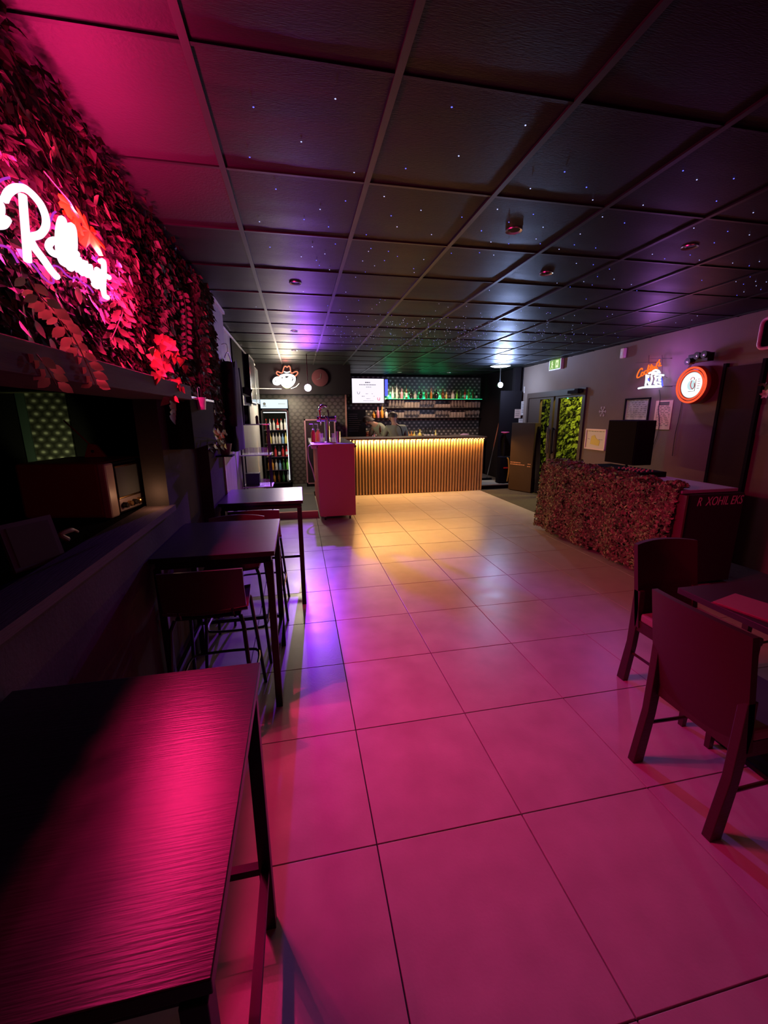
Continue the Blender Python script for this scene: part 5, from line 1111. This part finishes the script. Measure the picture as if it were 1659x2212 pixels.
MB().tube(pts, 0.017, 8, closed=True).build('tube', M['neon_dimpink'], pk, smooth=True); MB().bx(-w2, w2, 0.02, 0.028, -h2, h2).build('back_plate', M['black'], pk)
p4 = thing('wall_poster', tuple(rw(1672, 905, 0)), 'pale wrinkled poster cut by the right edge of photo', 'poster', rz=RWROT)
MB().bx(-0.2, 0.3, -0.006, 0, -0.16, 0.14).build('sheet', mat('grey_paper', (0.26, 0.22, 0.19), .8, var=(6, (.12, .10, .09))), p4)
p5 = thing('flower_bunch', tuple(rw(1662, 842, 0.05)), 'pink flower with dark leaves at right edge above the wrinkled poster', 'flowers')
for i in range(14): add_leaf(p5, [leaf_mesh('leaf', .06, .03, M['leaf_dark'])][0] if i == 0 else (p5.children[0].data), p5.location + Vector((-.02, rn.uniform(-.05, .05), rn.uniform(-.04, .07))), (rn.uniform(-1, 0), rn.uniform(-1, 1), rn.uniform(-1, 1)), (-1, 0, .3))
for i in range(6): a = i * PI / 3; add_leaf(p5, leaf_mesh('petal', .05, .03, mat('petal', (.6, .25, .3), .5)), p5.location + Vector((-.05, -.01, -.04)), (-.3, math.cos(a), math.sin(a)), (-1, 0, .3), name='petal')

# ---- glass door
dd = struct(bpy.data.objects.new('door_1', None)); COL.objects.link(dd); dd.location = (rwx(7.345), 7.345, 0); dd.rotation_euler = (0, 0, RWROT)
# local x from -1.015 (far, y 8.36) to +1.015 (near, y 6.33)
dfm = mat('brown_door_frame', (0.050, 0.034, 0.028), .6, spec=0.2)
MB().bx(-1.015, 1.015, -0.03, 0.07, 1.93, 2.03).bx(-1.015, -0.955, -0.03, 0.07, 0, 1.93).bx(0.955, 1.015, -0.03, 0.07, 0, 1.93).build('door_frame', dfm, dd)
lf = MB().bx(0.07, 0.95, -0.005, 0.045, 1.89, 1.93).bx(0.07, 0.95, -0.005, 0.045, 0.02, 0.20).bx(0.07, 0.17, -0.005, 0.045, 0.2, 1.89).bx(0.90, 0.95, -0.005, 0.045, 0.2, 1.89).build('door_leaf', dfm, dd)
MB().bx(0.17, 0.90, 0.015, 0.022, 0.2, 1.89).build('pane', M['pane'], lf)
MB().bx(0.10, 0.14, -0.05, -0.03, 0.85, 1.35).bx(0.11, 0.13, -0.03, -0.005, 0.87, 0.89).bx(0.11, 0.13, -0.03, -0.005, 1.31, 1.33).build('door_handle', M['black'], lf)
lf2 = MB().bx(-0.95, 0.0, -0.005, 0.045, 1.89, 1.93).bx(-0.95, 0.0, -0.005, 0.045, 0.02, 0.20).bx(-0.10, 0.0, -0.005, 0.045, 0.2, 1.89).bx(-0.95, -0.50, -0.005, 0.045, 0.2, 1.89).build('door_leaf', dfm, dd)
MB().bx(-0.50, -0.10, 0.015, 0.022, 0.2, 1.89).build('pane', M['pane'], lf2)
MB().bx(-0.08, -0.05, -0.05, -0.03, 0.85, 1.35).build('door_handle', M['steel'], lf2)
MB().bx(0.55, 0.95, -0.07, -0.03, 1.95, 2.0).bx(0.80, 0.90, -0.10, -0.03, 1.94, 2.02).build('door_closer', M['black'], dd)
# garden outside
gd = thing('garden_hedge', (5.9, 7.3, 0), 'yellow lit leafy hedge outside the glass door', 'hedge')
h_ = leafstuff('hedge_leaves', 6500, lambda rn_: (Vector((rn_.uniform(-.15, .25), rn_.uniform(-1.9, 2.0), rn_.uniform(0.05, 2.5))), Vector((-1, 0, 0))), 0.10, M['leaf_garden'], 8, gd); h_['kind'] = 'stuff'
MB().bx(0.25, 0.30, -2.0, 2.0, 0.0, 2.5).build('hedge_core', mat('hedge_dark', (0.03, 0.05, 0.01), .9), gd)
struct(MB().bx(4.95, 7.4, 5.0, 9.6, -0.03, -0.011).build('ground', mat('paving', (0.10, 0.09, 0.07), .9)))
struct(MB().bx(4.98, 7.4, 9.55, 9.6, 0, 2.6).bx(4.98, 7.4, 5.0, 5.05, 0, 2.6).bx(7.3, 7.4, 5.0, 9.6, 0, 2.6).build('wall_garden', M['black']))

# ---- far right corner
ut = thing('black_panel_cabinet', (4.525, 7.90, 0), 'tall dark printed cabinet standing before the entrance door', 'cabinet', rz=math.radians(-65.7))
# local x along the visible face
MB().bx(-0.28, 0.28, 0.0, 0.20, 0.02, 1.43).build('body', mat('brown_black', (0.034, 0.023, 0.018), .8, spec=0.08), ut, bevel=.004)
s_ = MB()
for z, x0, x1 in ((0.61, -0.26, 0.0), (0.57, -0.26, 0.10), (0.60, 0.17, 0.24), (0.55, 0.16, 0.24)):
    x = x0
    while x < x1: q = rn.uniform(.02, .05); s_.bx(x, min(x + q, x1), -0.002, 0.0, z - .008, z + .008); x += q + .01
s_.build('print', mat('print_tan', (0.35, 0.16, 0.10), .7), ut); MB().bx(-0.26, 0.26, 0.02, 0.19, 0, 0.02).build('foot', M['black'], ut)
co = thing('dark_curtain', (4.77, 7.72, 0), 'black coat or drape hanging between the cabinet and the glass door', 'drape'); vs = []; fs = []
for j in range(8):
    for i in range(11): a = i / 10; vs.append((-0.03 + 0.03 * math.sin(a * 18 + j * .4) - .05 * j / 7, (a - .5) * (0.22 + .04 * j), 1.36 - j * .19))
for j in range(7):
    for i in range(10): q = j * 11 + i; fs.append((q, q + 1, q + 12, q + 11))
MB().add(vs, fs).build('drape', M['cloth_black'], co, smooth=True)
struct(MB().bx(4.66, 4.80, 8.61, 8.72, 0, HC).build('trim_13', M['black']))
wlmp = thing('corner_stage_light', (4.17, 8.30, 2.20), 'bright blue white stage lamp in the far right corner', 'lamp')
MB().lathe([(0.04, 0.10), (0.06, 0.04), (0.062, 0.0), (0.055, 0.0)], n=18, axis='y').build('housing', M['metal_dark'], wlmp, smooth=True); MB().lathe([(0.0, -0.02), (0.03, -0.018), (0.055, 0.0)], n=18, axis='y').build('lens', M['lamp_white'], wlmp, smooth=True)
MB().bx(-.008, .008, 0.03, 0.05, 0.05, HC - 2.20).build('bracket', M['metal_dark'], wlmp)
cdk = thing('ceiling_hot_spot', tuple(onz(1081, 791, HC - 0.02)), 'bright round hot spot disc on ceiling above the blue white corner lamp', 'lamp')  # glowing disc stands in for the corner lamp's pool of light
MB().lathe([(0.0, -0.018), (0.15, -0.014), (0.20, 0.0), (0.20, 0.008)], n=28).build('glow_disc', emis('hot_spot_glow', (0.75, 0.88, 1.0), 7.0), cdk, smooth=True); MB().lathe([(0.205, -.004), (0.215, 0.0), (0.215, 0.010), (0.205, .010)], n=28, cap=False).build('rim', M['black'], cdk)
def paper(nm, pl_, Y, label, m):
    a, b, c, d = [ony(u, v, Y) for u, v in pl_]; ctr = (a + b + c + d) / 4; wv = (b.x - a.x); hv = a.z - d.z
    t = thing(nm, tuple(ctr), label, 'paper'); MB().bx(-wv / 2, wv / 2, -0.002, 0.002, -hv / 2, hv / 2).build('sheet', m, t); s_ = MB(); n = max(2, int(hv / .04))
    for i in range(n): z = hv * .4 - i * hv * .8 / n; s_.bx(-wv * .38, wv * rn.uniform(.1, .38), -0.0035, -0.002, z - .004, z + .004)
    s_.build('print', M['ink'], t); return t
np2 = thing('notice_board', (4.60, 8.56, 1.35), 'dark notice board with papers behind the tall cabinet', 'board'); MB().bx(-0.28, 0.22, 0.0, 0.03, -1.33, 0.75).build('board', M['black'], np2)
paper('notice_sheet', [(1126, 867), (1138, 867), (1137, 897), (1125, 897)], 8.55, 'tall white notice sheet on dark board by the entrance', M['paperw'])
paper('notice_sheet', [(1112, 884), (1125, 884), (1124, 903), (1112, 903)], 8.55, 'square pinkish notice sheet left of the tall notice', mat('tan_paper', (0.5, 0.36, 0.3), .8))
paper('notice_sheet', [(1121, 905), (1134, 903), (1133, 913), (1119, 914)], 8.545, 'small crooked notice sheet under the tall notice', M['paperw'])
paper('notice_sheet', [(1132, 835), (1139, 835), (1138, 849), (1131, 849)], 8.55, 'little white and blue notice near top of the door post', M['paperw'])
br = thing('broom', tuple(onz(1051, 1036, 0.09)), 'wooden broom handle leaning right of the bar', 'broom'); q0 = Vector((0, 0, 0.02)); q1 = ony(1080, 905, 8.62) - br.location
MB().tube([q0, q0.lerp(q1, .55)], 0.010, 8).build('lower_handle', M['steel'], br, smooth=True); MB().tube([q0.lerp(q1, .55), q1], 0.012, 8).build('upper_handle', M['orangewood'], br, smooth=True); MB().bx(-.12, .12, -.03, .03, 0, .04).build('head', M['black'], br)
du = thing('dustpan', (4.44, 8.46, 0.0), 'dark bag with red and yellow trim on the floor beside broom', 'bag')
MB().bx(-0.14, 0.12, -0.08, 0.08, 0.105, 0.70).build('bag_body', M['cloth_black'], du, bevel=.02); MB().tube(crom([(0.05, -.09, .15), (0.07, -.1, .4), (0.05, -.1, .62), (0.02, -.09, .68)], 4), .014, 6).build('yellow_strap', M['yellow'], du, smooth=True); MB().bx(-0.05, 0.05, -0.10, -0.08, 0.44, 0.47).build('red_tag', M['b_red'], du)
pnk = tag(MB().lathe([(0.02, 0), (0.09, 0.03), (0.085, 0.04)], n=16).build('pink_bowl', M['pinkplastic'], loc=tuple(ony(1091, 937, 8.45)), smooth=True), 'bright pink bowl at waist height right of the broom', 'bowl')
sst = thing('small_stand', (tuple(ony(1091, 937, 8.45))[0], 8.45, 0.105), 'thin dark stand carrying the pink bowl', 'stand'); hz = pnk.location.z - 0.105
MB().tube([(0, 0, 0), (0, 0, hz)], .02, 8).build('post', M['black'], sst); MB().lathe([(.08, 0), (.08, .01)], n=14).build('foot', M['black'], sst)

# ================================================================== CEILING DETAILS
for i, (u, v, on) in enumerate([(638, 611, 0), (636, 715, 0), (636, 757, 0), (1110, 497, 0), (1490, 533, 0), (1180, 590, 0), (863, 804, 1), (970, 805, 1)]):
    p = onz(u, v, HC - 0.004)
    t = thing('recessed_downlight', tuple(p), ['unlit recessed downlight nearest on the left ceiling strip', 'unlit recessed downlight second along the left ceiling strip', 'unlit recessed downlight third, near the cowboy sign', 'unlit recessed downlight nearest in the ceiling center', 'unlit recessed downlight at the right of the ceiling', 'unlit recessed downlight among the star lights', 'small lit downlight above the left of back bar', 'small lit downlight above the right of back bar'][i], 'downlight', 'recessed ceiling downlights')
    rr = 0.045 if i < 6 else 0.05
    MB().lathe([(rr * .72, 0.0), (rr, -0.006), (rr * 1.05, 0.006)], n=20, cap=False).build('ring', M['steel'], t, smooth=True); MB().lathe([(0.0, 0.004), (rr * .7, 0.0)], n=20).build('lens', M['downlight_on'] if on else M['blackgloss'], t)
stars3 = [(270,205),(715,160),(1347,205),(530,393),(250,477),(817,560),(1097,538),(1385,470),(392,650),(632,760),(770,714),(980,690),(1018,795),(1180,765),(1402,802),(1595,760),(545,815),(303,827),(678,855),(1050,855),(883,898),(1237,897),(1508,877),(1560,937),(360,965),(590,963),(715,948),(658,1002),(612,1037),(530,1017),(908,972),(895,988),(1003,988),(863,1040),(982,1038),(928,1066),(628,1064),(683,1088),(878,1100),(825,1128),(1052,1015),(1195,1032),(1140,1082),(1143,1103),(1345,998),(1575,1008),(1498,995)]
stars4 = [(340,304),(553,557),(367,648),(672,641),(706,710),(383,788),(188,760),(250,831),(436,858),(101,877),(152,938),(249,948),(398,922),(421,948),(523,978),(722,971),(638,895),(606,954),(759,802),(879,835),(980,738),(1197,551),(1272,600),(1379,716),(1579,779),(1473,594),(1256,863),(1440,881),(1558,900),(1367,943),(1286,1037),(1236,1009),(1030,1005),(1097,1030),(1612,1045),(1557,1068),(1467,1053),(797,1086),(822,1141),(732,1127),(657,1154),(703,1172),(617,1055),(709,1062),(864,1197),(946,1203),(916,1170),(583,1183),(512,1162),(1299,1147),(1485,1154),(1526,1168),(1528,1210),(1490,1229),(1592,1153),(1620,1197),(1595,1177),(1562,1128),(1650,1156)]
spx = [(440 + x * .3978, 150 + y * .3978) for x, y in stars3] + [(1000 + x * .3972, 150 + y * .3972) for x, y in stars4]
sm = [emis('star_blue', (0.10, 0.12, 1.0), 2.2), emis('star_pale', (0.45, 0.50, 1.0), 1.5), emis('star_violet', (0.35, 0.15, 1.0), 1.6)]
def star_me(r, m): return MB().add([(r, 0, 0), (-r, 0, 0), (0, r, 0), (0, -r, 0), (0, 0, r * .6), (0, 0, -r * .6)], [(0, 2, 4), (2, 1, 4), (1, 3, 4), (3, 0, 4), (2, 0, 5), (1, 2, 5), (3, 1, 5), (0, 3, 5)]).mesh('star_light', m)
smes = [star_me(0.0038, m) for m in sm]; spos = []
for i, (u, v) in enumerate(spx):
    p = onz(u, v, HC - 0.007); spos.append(p); link('star_light', smes[i % 2], cl, p)
while len(spos) < 300:
    y = rn.gauss(5.2, 0.8); x = rn.gauss(2.0, 1.1)
    if 2.4 < y < 6.7 and 0 < x < 4.45 and not (y < 3.2 and rn.random() < .7): p = Vector((x, y, HC - 0.007)); spos.append(p); link('star_light', smes[len(spos) % 3], cl, p)
s_ = MB()
for i in range(260):
    x, y = rn.gauss(2.0, 1.0), rn.gauss(5.3, .7)
    if not 2.4 < y < 6.8: continue
    s_.box((x, y, HC - .007), (.0035, .0035, .003))
o = s_.build('faint_star_lights', sm[1], cl); o['kind'] = 'stuff'
